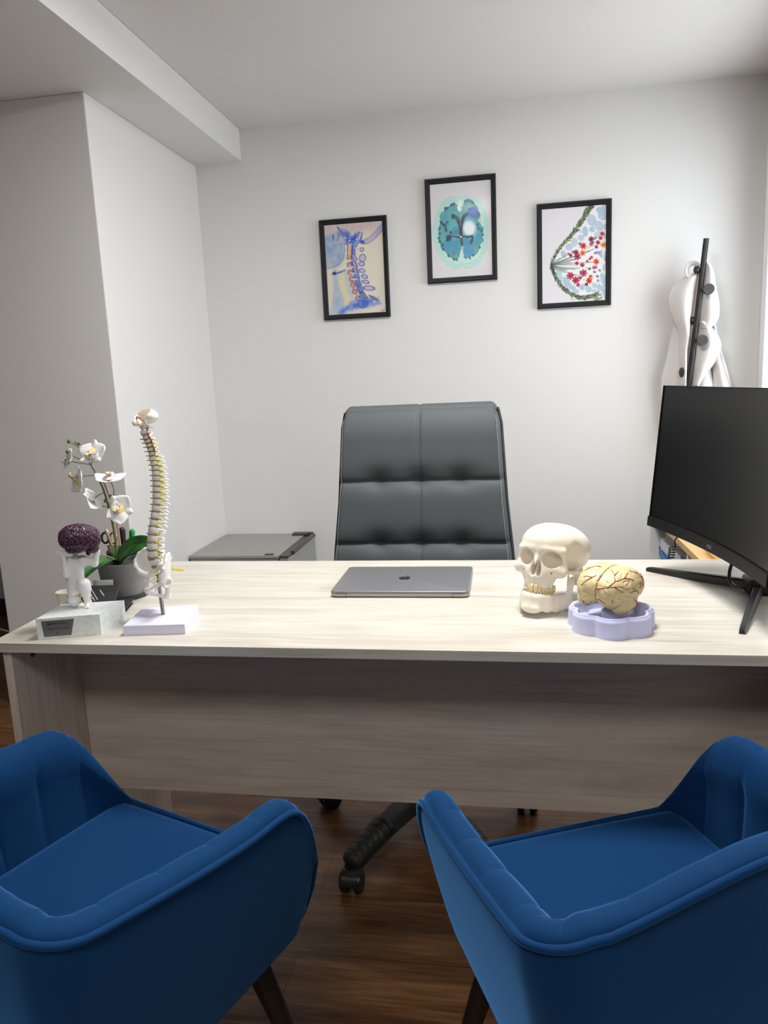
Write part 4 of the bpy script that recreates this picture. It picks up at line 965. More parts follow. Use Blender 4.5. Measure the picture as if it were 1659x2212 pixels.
# ------------------------------------------------------------------ skull (millimetres, face towards -Y)
def skull():
    t = thing('skull_model', 'life-size cream plastic human skull model at the right half of the desk', 'skull model', (.088, 1.505, ZD))
    S = .00093; SKZ = .1130
    s = SDF((-80, -100, -84), (80, 100, 88), 1.7)
    s.u(s.ell((0, 14, 5), (70, 83, 48))); s.u(s.ell((0, -28, 11), (58, 57, 42)), 14)
    s.u(s.ell((0, 40, -14), (54, 50, 36)), 16)
    s.u(s.rbox((0, -56, -20), (47, 22, 26), 14), 12)                      # orbital block
    s.u(s.ell((0, -72, 2), (30, 12, 9)), 9)                              # glabella
    for q in (-1, 1):
        s.u(s.cap((q*12, -78, 4), (q*46, -63, 2), 5, 4.5), 7)               # brow
        s.u(s.cap((q*47, -62, 2), (q*51, -56, -30), 5.5, 6), 5)           # lateral orbital rim
        s.u(s.ell((q*44, -62, -38), (15, 12, 12)), 8)                    # cheek bone
        s.u(s.cap((q*50, -56, -38), (q*66, -22, -38), 6, 3.4, ((1, 0, 0), 1.6)), 5)
        s.u(s.cap((q*66, -22, -38), (q*64, 6, -34), 3.6, 5, ((1, 0, 0), 1.6)), 4)
        s.u(s.ell((q*54, 20, -50), (11, 14, 22)), 8)
        s.u(s.cap((q*12, -70, -36), (q*26, -64, -52), 12, 10), 8)
    s.u(s.rbox((0, -60, -54), (27, 24, 22), 14), 10)                      # maxilla
    s.u(s.cap((0, -80, -6), (0, -89, -24), 5.5, 5), 6)                    # nasal bones
    for q in (-1, 1): s.u(s.cap((q*9, -78, -10), (q*13, -80, -46), 4.5, 4.5), 5)
    s.u(s.cap((-12, -82, -50), (12, -82, -50), 4), 4); s.u(s.cap((0, -84, -50), (0, -90, -50), 2.4, 1.4), 2)
    for q in (-1, 1):
        R = rotm('Z', -q*.28)
        s.cut(s.ell((q*28.5, -76, -15), (18.5, 27, 16.5), R @ rotm('Y', q*.16)), 3)
        s.cut(s.ell((q*77, -38, -4), (20, 28, 34)), 10)                  # temporal fossa
        s.cut(s.ell((q*47, -30, -52), (14, 30, 18)), 5)
        s.cut(s.ell((q*6.2, -86, -38), (5.2, 26, 12)), 1.5); s.cut(s.ell((q*4.5, -86, -28), (3.4, 22, 9)), 1.5)
        s.cut(s.cap((q*31, -84, -41), (q*31, -60, -41), 1.8), 1)
    s.cut(s.rbox((0, 0, -86), (60, 60, 20), 4), 4)
    for q in (-1, 1):                                                    # alveolar ridges
        for k in range(5): s.u(s.cap((q*(4+7*k), -83+1.1*k*k, -54), (q*(3.6+6.2*k), -82+1.2*k*k, -68), 3.4, 3.2), 3)
    tilt = Matrix.Rotation(math.radians(-11), 4, 'X'); yaw = Matrix.Rotation(math.radians(-27), 4, 'Z'); roll = Matrix.Rotation(math.radians(2), 4, 'Y')
    base = Matrix.Translation((0, 0, SKZ)) @ yaw @ tilt @ roll @ Matrix.Diagonal((S, S, S*1.08, 1))
    def sut(p):
        d = 0
        for f in (lambda p: abs(p.y+20+5*math.sin(p.z*.30)+2.5*math.sin(p.z*1.1)+p.x*0) if p.z > 14 else 9, lambda p: abs(p.z-2-.35*p.y+2*math.sin(p.y*.9)) if (abs(p.x) > 50 and -10 < p.y < 60) else 9):
            d -= .9*math.exp(-(f(p)/1.1)**2)
        return d
    cr = sdf_obj(s, 'cranium', M_bone, t, base, 1, sut)
    # mandible
    j = SDF((-64, -104, -128), (64, 22, -22), 1.7)
    for q in (-1, 1):
        P = [(0, -88, -92), (q*14, -84, -92), (q*28, -70, -92), (q*38, -48, -92), (q*46, -20, -90)]
        for a, b in zip(P[:-1], P[1:]):
            j.u(j.cap((a[0]*1.01, a[1], a[2]-9), (b[0]*1.02, b[1], b[2]-7), 8.4, 8.0, (np.array([b[1]-a[1], -(b[0]-a[0]), 0.]), 1.4)), 4)
            n = np.array([b[1]-a[1], -(b[0]-a[0]), 0.])
            j.u(j.cap((a[0], a[1], a[2]), (b[0], b[1], b[2]), 8.5, 8.5, (n, 1.5)), 3); j.u(j.cap((a[0]*1.02, a[1]-1, a[2]-18), (b[0]*1.04, b[1], b[2]-15), 8.2, 7.6, (n, 1.35)), 5)
        j.u(j.cap((q*46, -24, -100), (q*50, -4, -98), 11, 10, ((1, 0, 0), 2.4)), 4)
        j.u(j.cap((q*48, -14, -92), (q*50, -8, -62), 17, 15, ((1, 0, 0), 4.5)), 4)
        j.u(j.cap((q*50, 2, -62), (q*51, 4, -42), 6, 4.5, ((1, 0, 0), 1.8)), 4); j.u(j.ell((q*51, 5, -40), (8, 4.5, 5)), 3)
        j.u(j.cap((q*49, -20, -62), (q*48, -26, -42), 7, 2.6, ((1, 0, 0), 2.4)), 4)
        j.u(j.cap((q*47, -8, -108), (q*50, 4, -102), 7, 6, ((1, 0, 0), 1.7)), 4)
        for k in range(5): j.u(j.cap((q*(3+5.8*k), -86+1.25*k*k, -92), (q*(3+5.8*k), -86+1.25*k*k, -100), 2.6, 2.4), 2.5)
    j.u(j.ell((0, -90, -114), (20, 7, 8)), 6)
    sdf_obj(j, 'lower_jaw', M_bone, t, base, 1)
    Mt = mat('tooth_enamel', srgb(238, 220, 172), .28, sss=.1)
    for up in (1, 0):
        pos = []
        arc = [4.6, 12.8, 20.4, 27.4, 34.2, 42.2, 51] if up else [3.1, 8.8, 15, 22, 29, 37.4, 47]
        wd = [4.4, 3.6, 3.9, 3.6, 3.5, 4.8, 4.6] if up else [2.7, 2.9, 3.3, 3.5, 3.5, 5, 4.8]
        a_, b_ = (30, 54) if up else (28.5, 52)
        for q in (-1, 1):
            for L, w_ in zip(arc, wd):
                # walk along half-ellipse arch
                th = 0; acc = 0; px, py = 0, -b_
                while acc < L:
                    th += .01; nx, ny = a_*math.sin(th), -b_*math.cos(th); acc += math.hypot(nx-px, ny-py); px, py = nx, ny
                tan = math.atan2(b_*math.sin(th), a_*math.cos(th))
                x, y = q*px, py-32; z = -72.5 if up else -85.0; 
                hgt = (6.5 if L < 15 else 6.0) if up else 6.0
                M = Matrix.Translation((x, y, z)) @ Matrix.Rotation(q*tan, 4, 'Z')
                b = bmesh.new(); bmesh.ops.create_cube(b, size=2); bmesh.ops.subdivide_edges(b, edges=list(b.edges), cuts=2, use_grid_fill=True)
                for v in b.verts:
                    c = v.co; r = c.normalized(); c = c*.45+r*.55*1.35; tp = 1-.22*((c.z if up else -c.z)*.5+.5)
                    v.co = Vector((c.x*w_*.96*tp, c.y*3.0*tp, c.z*hgt))
                m = MB().bm(b, base @ M); m.build('tooth', Mt, t, 180)
skull()

# ------------------------------------------------------------------ brains
def brain_sdf(h=1.8):
    s = SDF((-74, -90, -62), (74, 90, 60), h)
    for q in (-1, 1):
        s.u(s.ell((q*23, 0, 6), (44, 79, 45)), 8)
    s.u(s.ell((0, 0, 6), (34, 77, 44)), 6)
    for q in (-1, 1):
        s.u(s.ell((q*24, -38, -4), (30, 40, 34)), 8)
        s.u(s.ell((q*41, -8, -28), (25, 46, 21), rotm('X', .20)), 1.5)
        s.u(s.ell((q*28, 52, 0), (30, 28, 34)), 8)
        s.u(s.ell((q*22, 52, -34), (24, 24, 16)), 1.5)
    s.u(s.cap((0, 30, -30), (0, 36, -56), 11, 9), 4)
    dome = s.ell((0, 0, 4), (60, 69, 38)); s.F = np.where(True, np.maximum(s.F, -np.maximum(np.abs(s.X)-1.3, -(dome-0))), s.F)
    s.cut(s.ell((0, -40, -52), (26, 46, 18)), 6)
    return s
def sulci(freq, depth, wd, seed):
    off = Vector((seed, seed*.7, -seed))
    def f(p):
        q = p*freq+off; w_ = Vector((noise.noise(q*1.3), noise.noise(q*1.3+Vector((7, 1, 3))), noise.noise(q*1.3+Vector((2, 9, 5)))))
        n = noise.noise(q*1.0+w_*.9); g = math.exp(-(n/wd)**2)
        return -depth*g+depth*.25*min(1, abs(n)*2)
    return f
def anatomical_brain():
    zb = .036
    bt = thing('brain_stand', 'lavender plastic scalloped stand under the cream brain model', 'stand', (.182, 1.368, ZD), math.radians(-24))
    # scalloped outline = union of circles
    cir = [(0, 0, .055)]+[(.0440*math.cos(math.radians(-90-6+24+51.43*k_)), .0440*math.sin(math.radians(-90-6+24+51.43*k_)), .0345) for k_ in range(7)]
    def rad(th):
        d = (math.cos(th), math.sin(th)); best = 0
        for cx, cy, r in cir:
            b = d[0]*cx+d[1]*cy; disc = b*b-(cx*cx+cy*cy-r*r)
            if disc >= 0: best = max(best, b+math.sqrt(disc))
        return best
    n = 240; rr = [rad(2*PI*i/n) for i in range(n)]
    rr = [(rr[i-1]+2*rr[i]+rr[(i+1) % n])/4 for i in range(n)]
    prof = [(.000, 0), (.0015, .0), (.0005, .003), (-.0008, .028), (-.0015, .0315), (-.004, .033), (-.0045, .0345), (-.0055, .0362), (-.0085, .0362), (-.0105, .0345), (-.012, .030), (-.014, .016), (-.020, .012)]
    V = []; 
    for o, z in prof:
        for i in range(n):
            a = 2*PI*i/n; r = max(.001, rr[i]+o); V.append((r*math.cos(a), r*math.sin(a), z))
    N = len(prof); F = [(k*n+i, k*n+(i+1) % n, (k+1)*n+(i+1) % n, (k+1)*n+i) for k in range(N-1) for i in range(n)]
    V.append((0, 0, .012)); F += [((N-1)*n+i, (N-1)*n+(i+1) % n, len(V)-1) for i in range(n)]; F.append(tuple(range(n-1, -1, -1)))
    MB().add(V, F).build('stand_body', M_lav, bt, 50)
    MB().lathe([(.017, .0125), (.017, .030), (.012, .034), (0, .034)], 28).build('support_boss', M_lav, bt, 50)
    Mb = mat('cream_brain_plastic', srgb(226, 208, 158), .42, sss=.05)
    S = .00082
    t = thing('brain_model', 'cream plastic brain model with painted red vessels on the lavender stand', 'brain model', (.182, 1.372, ZD+.034))
    M = Matrix.Translation((-.002, 0, .0405)) @ Matrix.Rotation(math.radians(-33), 4, 'Z') @ Matrix.Rotation(math.radians(5), 4, 'Y') @ Matrix.Diagonal((S*.98, S*.92, S*.95, 1))
    f1 = sulci(.040, 1.9, .042, 3.1); f2 = sulci(.070, .45, .04, 8.2)
    def dd(p):
        syl = abs((p.z+12)-(-.35*(p.y+10)))*.9 if abs(p.x) > 34 and -55 < p.y < 45 else 99
        return f1(p)+f2(p)-2.6*math.exp(-(syl/2.0)**2)
    o = sdf_obj(brain_sdf(), 'brain_surface', Mb, t, M, 1, dd)
    bv = BVHTree.FromPolygons([v.co for v in o.data.vertices], [p.vertices for p in o.data.polygons])
    Mi = M.inverted()
    cen = Vector((0, 0, .043))
    def surf(px, pz):      # vessels traced as seen from the front, projected onto the brain itself
        x = (px-1316)*.000862; z = (1272-pz)*.00089+.043
        o_ = Vector((x-.01*0, -.3, z+.3*.285)); d = Vector((x*.10+.0, .3, -.3*.285)).normalized()
        hit, nn, i, dist = bv.ray_cast(o_, d)
        return (hit+nn*.0003) if hit else None
    def crop(x, y): return (1220+x*.12055, 1200+y*.12055)
    trees = [[(520, 668), (600, 655), (680, 640), (770, 632), (860, 632), (950, 660), (1020, 670)], [(680, 640), (740, 590), (785, 548), (800, 490), (803, 430), (790, 370), (765, 320)], [(803, 430), (840, 395), (885, 355)], [(785, 548), (860, 520), (940, 485), (990, 430), (1022, 380)], [(940, 485), (1020, 488), (1060, 500), (1105, 520)], [(780, 636), (830, 675), (880, 710), (925, 725)],
             [(535, 430), (475, 460), (400, 448), (345, 448)], [(475, 460), (400, 505), (340, 550), (300, 595)], [(1320, 535), (1290, 470), (1200, 395), (1150, 300), (1090, 250)], [(1200, 395), (1120, 370), (1040, 345)], [(1290, 470), (1250, 360), (1205, 290), (1130, 240), (1000, 200), (900, 195)], [(1190, 730), (1140, 695), (1075, 650)], [(1140, 695), (1070, 715), (1025, 740)], [(1155, 860), (1165, 940), (1120, 1000), (1065, 1045)], [(1165, 940), (1185, 970), (1175, 1010), (1140, 1040)], [(1260, 850), (1325, 855), (1365, 832)], [(1325, 855), (1328, 925)], [(1220, 545), (1225, 600), (1222, 660)], [(1260, 540), (1272, 590), (1265, 620)], [(635, 280), (560, 265), (480, 290), (420, 300)], [(480, 290), (420, 320), (375, 345)], [(620, 440), (590, 470), (560, 500)], [(740, 860), (745, 890), (730, 925)], [(550, 840), (600, 880), (650, 915)], [(345, 870), (350, 910)], [(740, 170), (600, 175), (480, 210), (400, 260)], [(1330, 350), (1370, 430), (1355, 480), (1350, 520)]]
    k = 0
    for tr in trees:
        pts = []
        P = catmull([Vector((*crop(x, y), 0)) for x, y in tr], 4)
        for p in P:
            h = surf(p.x, p.y)
            if h is not None and (not pts or (h-pts[-1]).length < .012): pts.append(h)
        if len(pts) > 3:
            n_ = len(pts); MB().tube(pts, [.00078*(1-.5*i/n_) for i in range(n_)], 6).build('vessel', M_red_dark, t, 180)
M_red_dark = mat('dark_red_vessel', srgb(140, 22, 40), .4)
anatomical_brain()

# ------------------------------------------------------------------ spine model
def spine():
    t = thing('spine_model', 'tall miniature white spine and pelvis model with yellow nerves on a pale lavender base', 'spine model', (-.693, 1.345, ZD))
    B = Vector(t.location)
    ps = [(-.743, 1.278), (-.622, 1.293), (-.647, 1.418), (-.759, 1.390)]
    MB().prism([(x-B.x, y-B.y) for x, y in ps], 0, .021, None, .003, 3).build('base', M_lavw, t, 40)
    MB().cyl((.001, .003, .0205), (-.010, .018, .089), .0042, .0042, 18).cyl((-.010, .018, .089), (-.0105, .0185, .1), .0026, .0026, 12).build('rod', M_chrome, t, 50)
    MB().cyl((-.0105, .0185, .0985), (-.0105, .0185, .100), .0052, .0052, 18).build('rod_nut', M_chrome, t, 50)
    FA = math.radians(37); F = Vector((-math.sin(FA), -math.cos(FA), 0)); Lf = Vector((math.cos(FA), -math.sin(FA), 0))  # facing, model's own left
    ctr = [(1.147, -.7025), (1.135, -.7035), (1.125, -.7005), (1.115, -.6985), (1.105, -.6970), (1.092, -.6955), (1.066, -.6925), (1.034, -.6930), (.997, -.6950), (.956, -.7010), (.942, -.7030), (.926, -.7055), (.910, -.7070), (.895, -.7070), (.880, -.7060), (.864, -.7010)]
    ctr.sort()
    def cpos(z): x = interp(z, ctr); return Vector((x, 1.368+(x+.70)*1.3, z))-B+Vector((0, 0, 0))
    zs = [1.147, 1.1365, 1.1275, 1.1195, 1.1113, 1.1028, 1.0940, 1.0850, 1.0755, 1.0655, 1.0550, 1.0445, 1.0340, 1.0225, 1.0105, .9980, .9850, .9710, .9560, .9415, .9260, .9105, .8950, .8795]
    def proto(kind):
        if kind == 'c':
            s = SDF((-18, -12, -8), (18, 24, 8), .8); s.u(s.ell((0, 0, 0), (9.5, 7.5, 5))); s.F = np.maximum(s.F, np.abs(s.Z)-4.2)
            for q in (-1, 1):
                s.u(s.cap((q*6, 3, 0), (q*14, 5, 1), 3, 2.4), 3); s.u(s.cap((q*11, 6, 0), (q*5, 15, 0), 2.6, 2.4), 3)
            s.u(s.cap((0, 15, 0), (0, 21, -2), 2.6, 2), 3)
        elif kind == 't':
            s = SDF((-22, -13, -14), (22, 36, 11), .9); s.u(s.ell((0, 0, 0), (10, 10, 12))); s.F = np.maximum(s.F, np.abs(s.Z)-6.2)
            for q in (-1, 1):
                s.u(s.cap((q*7, 6, 2), (q*17, 17, 3), 3.2, 3), 3); s.u(s.cap((q*8, 10, 1), (q*3, 18, 0), 3, 3), 3)
            s.u(s.cap((0, 18, 0), (0, 31, -8), 3, 2.4, ((1, 0, 0), 1.3)), 3)
        else:
            s = SDF((-26, -16, -13), (26, 38, 13), 1.0); s.u(s.ell((0, 0, 0), (15, 12, 17))); s.F = np.maximum(s.F, np.abs(s.Z)-7.2)
            for q in (-1, 1):
                s.u(s.cap((q*9, 8, 2), (q*22, 16, 2), 3.4, 2.8), 3); s.u(s.cap((q*8, 12, 1), (q*5, 20, -4), 3.8, 4), 3)
            s.u(s.rbox((0, 26, -3), (2.4, 8, 5), 2), 3)
        V, Fc = s.mesh(1); return V, Fc
    pr = {k: proto(k) for k in 'ctl'}
    nerve = lambda a, b, r: MB().tube([a, (a+b)/2+Vector((0, 0, -.0004)), b], [r, r, r*.9], 8)
    n = len(zs)
    for i, z in enumerate(zs):
        kind = 'c' if i < 7 else 't' if i < 19 else 'l'
        up = zs[i-1] if i else z+.010; dn = zs[i+1] if i < n-1 else z-.0155
        gap = (up-dn)/2; c = cpos(z); a = cpos(z+.004); b_ = cpos(z-.004); ax = (a-b_).normalized()
        hz = {'c': 8.4, 't': 12.4, 'l': 14.4}[kind]; sz = gap*.84/hz
        sw = {'c': .00078, 't': interp(i, [(7, .00074), (18, .00094)]), 'l': .00080}[kind]
        if i == 23: ax = (ax+F*.35).normalized()
        if i == 0: sw *= 1.25
        yv = (-F-ax*(-F).dot(ax)).normalized(); xv = yv.cross(ax).normalized()
        M = Matrix(((xv.x*sw, yv.x*sw, ax.x*sz, c.x), (xv.y*sw, yv.y*sw, ax.y*sz, c.y), (xv.z*sw, yv.z*sw, ax.z*sz, c.z), (0, 0, 0, 1)))
        V, Fc = pr[kind]; A = np.array(M); W_ = V @ A[:3, :3].T+A[:3, 3]
        me = bpy.data.meshes.new('vertebra'); me.from_pydata(W_.tolist(), [], Fc.tolist()); me.update(); link('vertebra', me, M_bonew, t, 180)
        if i >= 1:
            zd = z-gap/2 if i < n-1 else z-.0078; p = cpos(zd); wd = {'c': .0064, 't': interp(i, [(7, .0071), (18, .0094)]), 'l': .0121}[kind]
            MB().lathe([(wd*.8, -gap*.09), (wd, -gap*.05), (wd, gap*.05), (wd*.8, gap*.09)], 20, Matrix.Translation(p) @ Vector((0, 0, 1)).rotation_difference(ax).to_matrix().to_4x4()).build('disc', M_disc, t, 60)
            if i >= 2:
                for q in (-1, 1):
                    r = .0012 if kind == 'c' else .0013; ln = .0225 if kind != 'l' else .0235
                    st = p-F*.004+Lf*q*wd*.5; e = p+Lf*q*ln-F*(.0035 if q > 0 else -.002)-Vector((0, 0, .0012 if q < 0 else -.0002))
                    nerve(st, e, r*(1.25 if q > 0 else 1)).build('nerve', M_yellow, t, 180)
    for q in (-1, 1):
        pts = [cpos(z_)+Lf*q*(.0112 if k % 2 else .0098)-F*.0030 for k, z_ in enumerate((1.149, 1.144, 1.1385, 1.132, 1.1275, 1.1195, 1.1113, 1.1028, 1.098))]
        MB().tube(catmull(pts, 4), .0014, 8).build('artery', M_red, t, 180)
    # occipital bone dish on top
    so = SDF((-36, -44, -16), (36, 40, 46), 1.5)
    so.u(so.ell((0, 6, 15), (36, 36, 23))); so.cut(so.ell((0, 1, 17), (33, 35, 21)), 2)
    so.F = np.maximum(so.F, -(so.Y*.90+so.Z*.42+9))
    so.u(so.cap((0, -26, -6), (0, -14, -9), 5, 8, ((0, 0, 1), .6)), 4); so.cut(so.cap((0, -6, -30), (0, -6, 6), 5.5), 1)
    for q in (-1, 1): so.u(so.ell((q*11, -10, -10), (6, 9, 4)), 3); so.u(so.cap((q*26, -8, 0), (q*20, 2, -10), 4, 3), 4)
    top = cpos(1.150)+Vector((0, 0, .0085))
    yv = -F
    tz = Matrix.Rotation(math.radians(-8), 4, 'X')
    M = Matrix.Translation(top) @ Matrix(((Lf.x, yv.x, 0, 0), (Lf.y, yv.y, 0, 0), (0, 0, 1, 0), (0, 0, 0, 1))) @ tz @ Matrix.Diagonal((.00070, .00070, .00070, 1))
    sdf_obj(so, 'skull_base', M_bone, t, M, 1)
    a = top+Vector((0, 0, .001)); MB().tube(catmull([a+F*.008-Lf*.008, a+F*.012+Vector((0, 0, .007)), a+F*.010+Lf*.006+Vector((0, 0, .006)), a+F*.006+Lf*.012], 6), .0014, 8).build('artery', M_red, t, 180)
    MB().tube([a+F*.004-Lf*.008+Vector((0, 0, .008)), a-Lf*.005+F*.009+Vector((0, 0, .004))], .0016, 8).lathe([(.0028, 0), (.0028, .0015), (.0012, .0015)], 14, Matrix.Translation(a-Lf*.008+F*.006+Vector((0, 0, .006))) @ Matrix.Rotation(PI/2, 4, 'X')).build('wing_nut', M_chrome, t, 50)
    # pelvis (mm, x = model's left, y = backwards, z up, origin at the top of the sacrum)
    p = SDF((-140, -92, -178), (140, 78, 62), 3.2)
    p.u(p.cap((-22, 4, -8), (22, 4, -8), 17, 17, ((0, 0, 1), .9)))
    p.u(p.cap((0, 8, -14), (0, 34, -52), 30, 20, ((0, .8, .6), 2.2)), 10); p.u(p.cap((0, 34, -52), (0, 30, -96), 18, 6, ((0, 1, 0), 1.6)), 8)
    for q in (-1, 1):
        p.u(p.cap((q*22, 4, -8), (q*50, 18, -6), 15, 16), 12)
        nrm = np.array([q*.60, .74, -.22]); nrm /= np.linalg.norm(nrm)
        ev = np.array([0, 0, 1.])-nrm*nrm[2]; ev /= np.linalg.norm(ev); eu = np.cross(ev, nrm)
        R = np.stack([eu, nrm, ev], 1)
        wing = p.ell((q*82, 4, -2), (64, 10, 62), R); bowl = p.ell((q*62, -36, 6), (56, 34, 52), R)
        p.u(np.maximum(wing, -bowl), 6)
        rim = [(q*54, 40, 18), (q*78, 22, 48), (q*104, 0, 52), (q*126, -22, 34), (q*132, -42, 6), (q*122, -50, -16)]
        for a_, b_ in zip(rim[:-1], rim[1:]): p.u(p.cap(a_, b_, 7, 7), 6)
        p.u(p.cap((q*58, 14, -28), (q*66, -6, -66), 15, 17), 14); p.u(p.cap((q*122, -50, -16), (q*104, -42, -44), 7, 8), 8); p.u(p.cap((q*104, -42, -44), (q*72, -20, -66), 9, 14), 10)
        p.u(p.ell((q*72, -8, -74), (22, 26, 26)), 8); p.cut(p.ell((q*94, -6, -78), (18, 20, 20)), 4)
        p.u(p.cap((q*60, -24, -72), (q*12, -70, -104), 9, 8), 8); p.u(p.cap((q*62, 6, -88), (q*46, 2, -140), 15, 11), 10); p.u(p.ell((q*46, 0, -146), (12, 16, 18)), 8)
        p.u(p.cap((q*44, -8, -148), (q*10, -64, -122), 8, 7), 8); p.u(p.ell((q*9, -69, -111), (9, 8, 17)), 5)
    S = .00045; o_ = cpos(.8715)+Vector((.002, 0, .0015))
    M = Matrix.Translation(o_) @ Matrix(((Lf.x, yv.x, 0, 0), (Lf.y, yv.y, 0, 0), (0, 0, 1, 0), (0, 0, 0, 1))) @ Matrix.Rotation(math.radians(4), 4, 'X') @ Matrix.Diagonal((S, S, S, 1))
    sdf_obj(p, 'pelvis', M_bonew, t, M, 1)
    for k, (sx, az) in enumerate(((-1, .2), (-1, .6), (-1, 1.0), (1, .2), (1, .6), (1, 1.0), (1, 1.3))):
        st = M @ Vector((sx*14, 8, -34-12*(k % 3))); e = st+F*.010+Lf*sx*(.004+.003*az)-Vector((0, 0, .006+.003*az))
        nerve(st, e, .0011).build('nerve', M_yellow, t, 180)
    for dz in (0, -.008):
        a_ = M @ Vector((20, 44, -30+dz*1000)); e = a_+Lf*.026-F*.016+Vector((0, 0, -.002)); MB().tube([a_, e], .0010, 8).build('nerve', M_yellow, t, 180)
spine()

# ------------------------------------------------------------------ brain-carrier statuette
def statuette():
    t = thing('statuette', 'white kneeling figure statuette carrying a dark purple brain on a marble block', 'statuette', (-.853, 1.317, ZD))
    B = Vector(t.location)
    Mm = mat('white_marble', (.70, .74, .73), .35, sss=.05); n, l, b = NL(Mm)
    nz = n.new('ShaderNodeTexNoise'); nz.inputs['Scale'].default_value = 140; nz.inputs['Detail'].default_value = 6; tc = n.new('ShaderNodeTexCoord'); l.new(tc.outputs['Object'], nz.inputs['Vector'])
    r = ramp(n, [(.3, srgb(216, 224, 222)), (.5, srgb(232, 238, 236)), (.7, srgb(240, 244, 243))]); l.new(nz.outputs['Fac'], r.inputs[0]); l.new(r.outputs[0], b.inputs['Base Color'])
    ps = [(-.907, 1.250), (-.793, 1.284), (-.790, 1.376), (-.913, 1.346)]
    bm_ = MB().prism([(x-B.x, y-B.y) for x, y in ps], 0, .0415, None, .0025, 3).build('marble_base', Mm, t, 30)
    a = Vector((-.907, 1.250, 0))-B; d = Vector((.114, .034, 0)).normalized(); nn = Vector((d.y, -d.x, 0))
    o0 = a+Vector((0, 0, B.z))
    def pl(u, v, off): return a+Vector((0, 0, B.z-ZD+ZD))*0+Vector((a.x*0, 0, 0))+d*u+Vector((0, 0, v))+nn*off
    Pm = Matrix(((d.x, 0, nn.x, a.x), (d.y, 0, nn.y, a.y), (0, 1, 0, 0), (0, 0, 0, 1)))
    MB().prism([(.012, .0045), (.063, .0045), (.071, .0365), (.010, .0365)], 0, .0009, Pm).build('plaque', mat('grey_metal_plaque', (.17, .17, .17), .42, .3), t, 0)
    Mi = mat('engraved_black', (.02, .02, .02), .6)
    for body, sz, x, y in (('NeuroNexo', .0062, .0285, .0285), ('HIGHLIGHTS CAMPANHARSE', .0031, .0205, .0185), ('2023', .0030, .0345, .0092)):
        me = text_mesh(body, sz, .0001); me.transform(Pm @ Matrix.Translation((x, y, .0011))); link('engraving', me, Mi, t, 0)
    lg = MB(); 
    for k in range(5): lg.tube([Pm @ Vector((.0235+.0034*math.cos(q)*(.35+.16*k), .0305+.0028*math.sin(q)*(.35+.16*k), .0011)) for q in [j*PI/7+k for j in range(10)]], .00022, 5)
    lg.build('emblem', Mi, t, 0)
    # figure: traced in the plane of the statuette, depth added (mm; x right, y back, z up from marble top)
    zt_ = .0415
    s = SDF((-42, -28, -2), (50, 28, 128), .75)
    C = s.cap; fl = ((0, 1, 0), 1.35)
    s.u(C((-6, 1, 44), (-4, 1, 76), 17, 17.5, fl), 3)                       # torso
    s.u(C((-12, 1, 84), (12, 1, 85), 11.5, 11.5, fl), 6)                    # chest
    s.u(C((-8, 1, 34), (2, 1, 34), 13.5, 12.5, fl), 6)                      # hips
    s.u(C((2, -2, 94), (2, 0, 88), 5, 8), 4); s.u(C((0, 0, 94), (1, 1, 105), 4.4, 3.6), 3)
    # model's right arm (viewer left): shoulder, elbow low, forearm up
    s.u(C((-18, -2, 86), (-22, -7, 70), 9.2, 8.0), 4); s.u(C((-22, -8, 70), (-16, -13, 64), 7.0, 6.4), 3)
    s.u(C((-14, -14, 64), (-14, -16, 96), 6.8, 4.2), 2.5)
    s.u(C((-14, -16, 96), (-17, -17, 103), 4.2, 4.6, ((0, 1, 0), 1.5)), 2)
    for dx, ln, bx in ((-25.5, 112, -21.0), (-21.4, 116, -18.6), (-16.8, 115, -16.0), (-12.6, 112, -13.8)):
        s.u(C((bx, -17, 103.5), ((bx+dx)/2, -18.6, (103.5+ln)/2), 1.7, 1.5), 1.0); s.u(C(((bx+dx)/2, -18.6, (103.5+ln)/2), (dx, -17.6, ln), 1.5, 1.2), .5)
    s.u(C((-13.6, -16.5, 100), (-9.4, -17.2, 104), 1.9, 1.6), 1); s.u(C((-9.4, -17.2, 104), (-8.0, -17.2, 108.5), 1.6, 1.2), .5)
    # model's left arm (viewer right): shoulder, elbow out, forearm up and back over the brain
    s.u(C((13, 1, 88), (29, 4, 85), 9.4, 7.0), 4); s.u(C((29, 4, 84), (35, 4, 80), 6.6, 6.4), 3)
    s.u(C((35, 4, 81), (43, 4, 104), 6.6, 4.6), 3); s.u(C((43, 4, 104), (41, 3, 120), 4.6, 3.6), 2)
    for q in range(4): s.u(C((41, -.5+2.2*q, 119), (38, -2+2.4*q, 124), 1.7, 1.3), .8)
    # raised leg (viewer right): thigh forward, shin down, foot
    s.u(C((4, 0, 34), (16, -10, 44), 12, 11.5), 4); s.u(C((16, -10, 44), (18, -10, 36), 11.5, 10.4), 4); s.u(C((18, -10, 36), (18, -7, 10), 10, 6.2), 3)
    s.u(C((18, -7, 7), (20, -12, 4.2), 6.2, 4.8), 3); s.u(C((20, -11, 4), (22, -19, 3), 5.0, 3.8, ((0, 0, 1), 1.2)), 2)
    for q in range(5): s.u(C((19.0+1.7*q, -20.6+.5*q, 2.4), (19.2+1.8*q, -23.2+.7*q, 1.9), 1.6-.1*q, 1.4-.1*q), .5)
    # kneeling leg (viewer left)
    s.u(C((-8, 0, 34), (-7, -9, 14), 13, 11.2), 5); s.u(C((-7, -10, 14), (-7, -9, 9), 11.2, 8.8), 3); s.u(C((-8, -4, 7.5), (-17, 16, 6), 7.4, 5.2), 3); s.u(C((-17, 16, 6), (-20, 22, 4.6), 4.8, 3.4), 2)
    s.cut(s.rbox((0, 0, -10), (90, 90, 10.2), 0))
    Mf = mat('frosted_white_resin', (.90, .885, .89), .42, sss=.4, sss_col=(.9, .7, .8), trans=0)
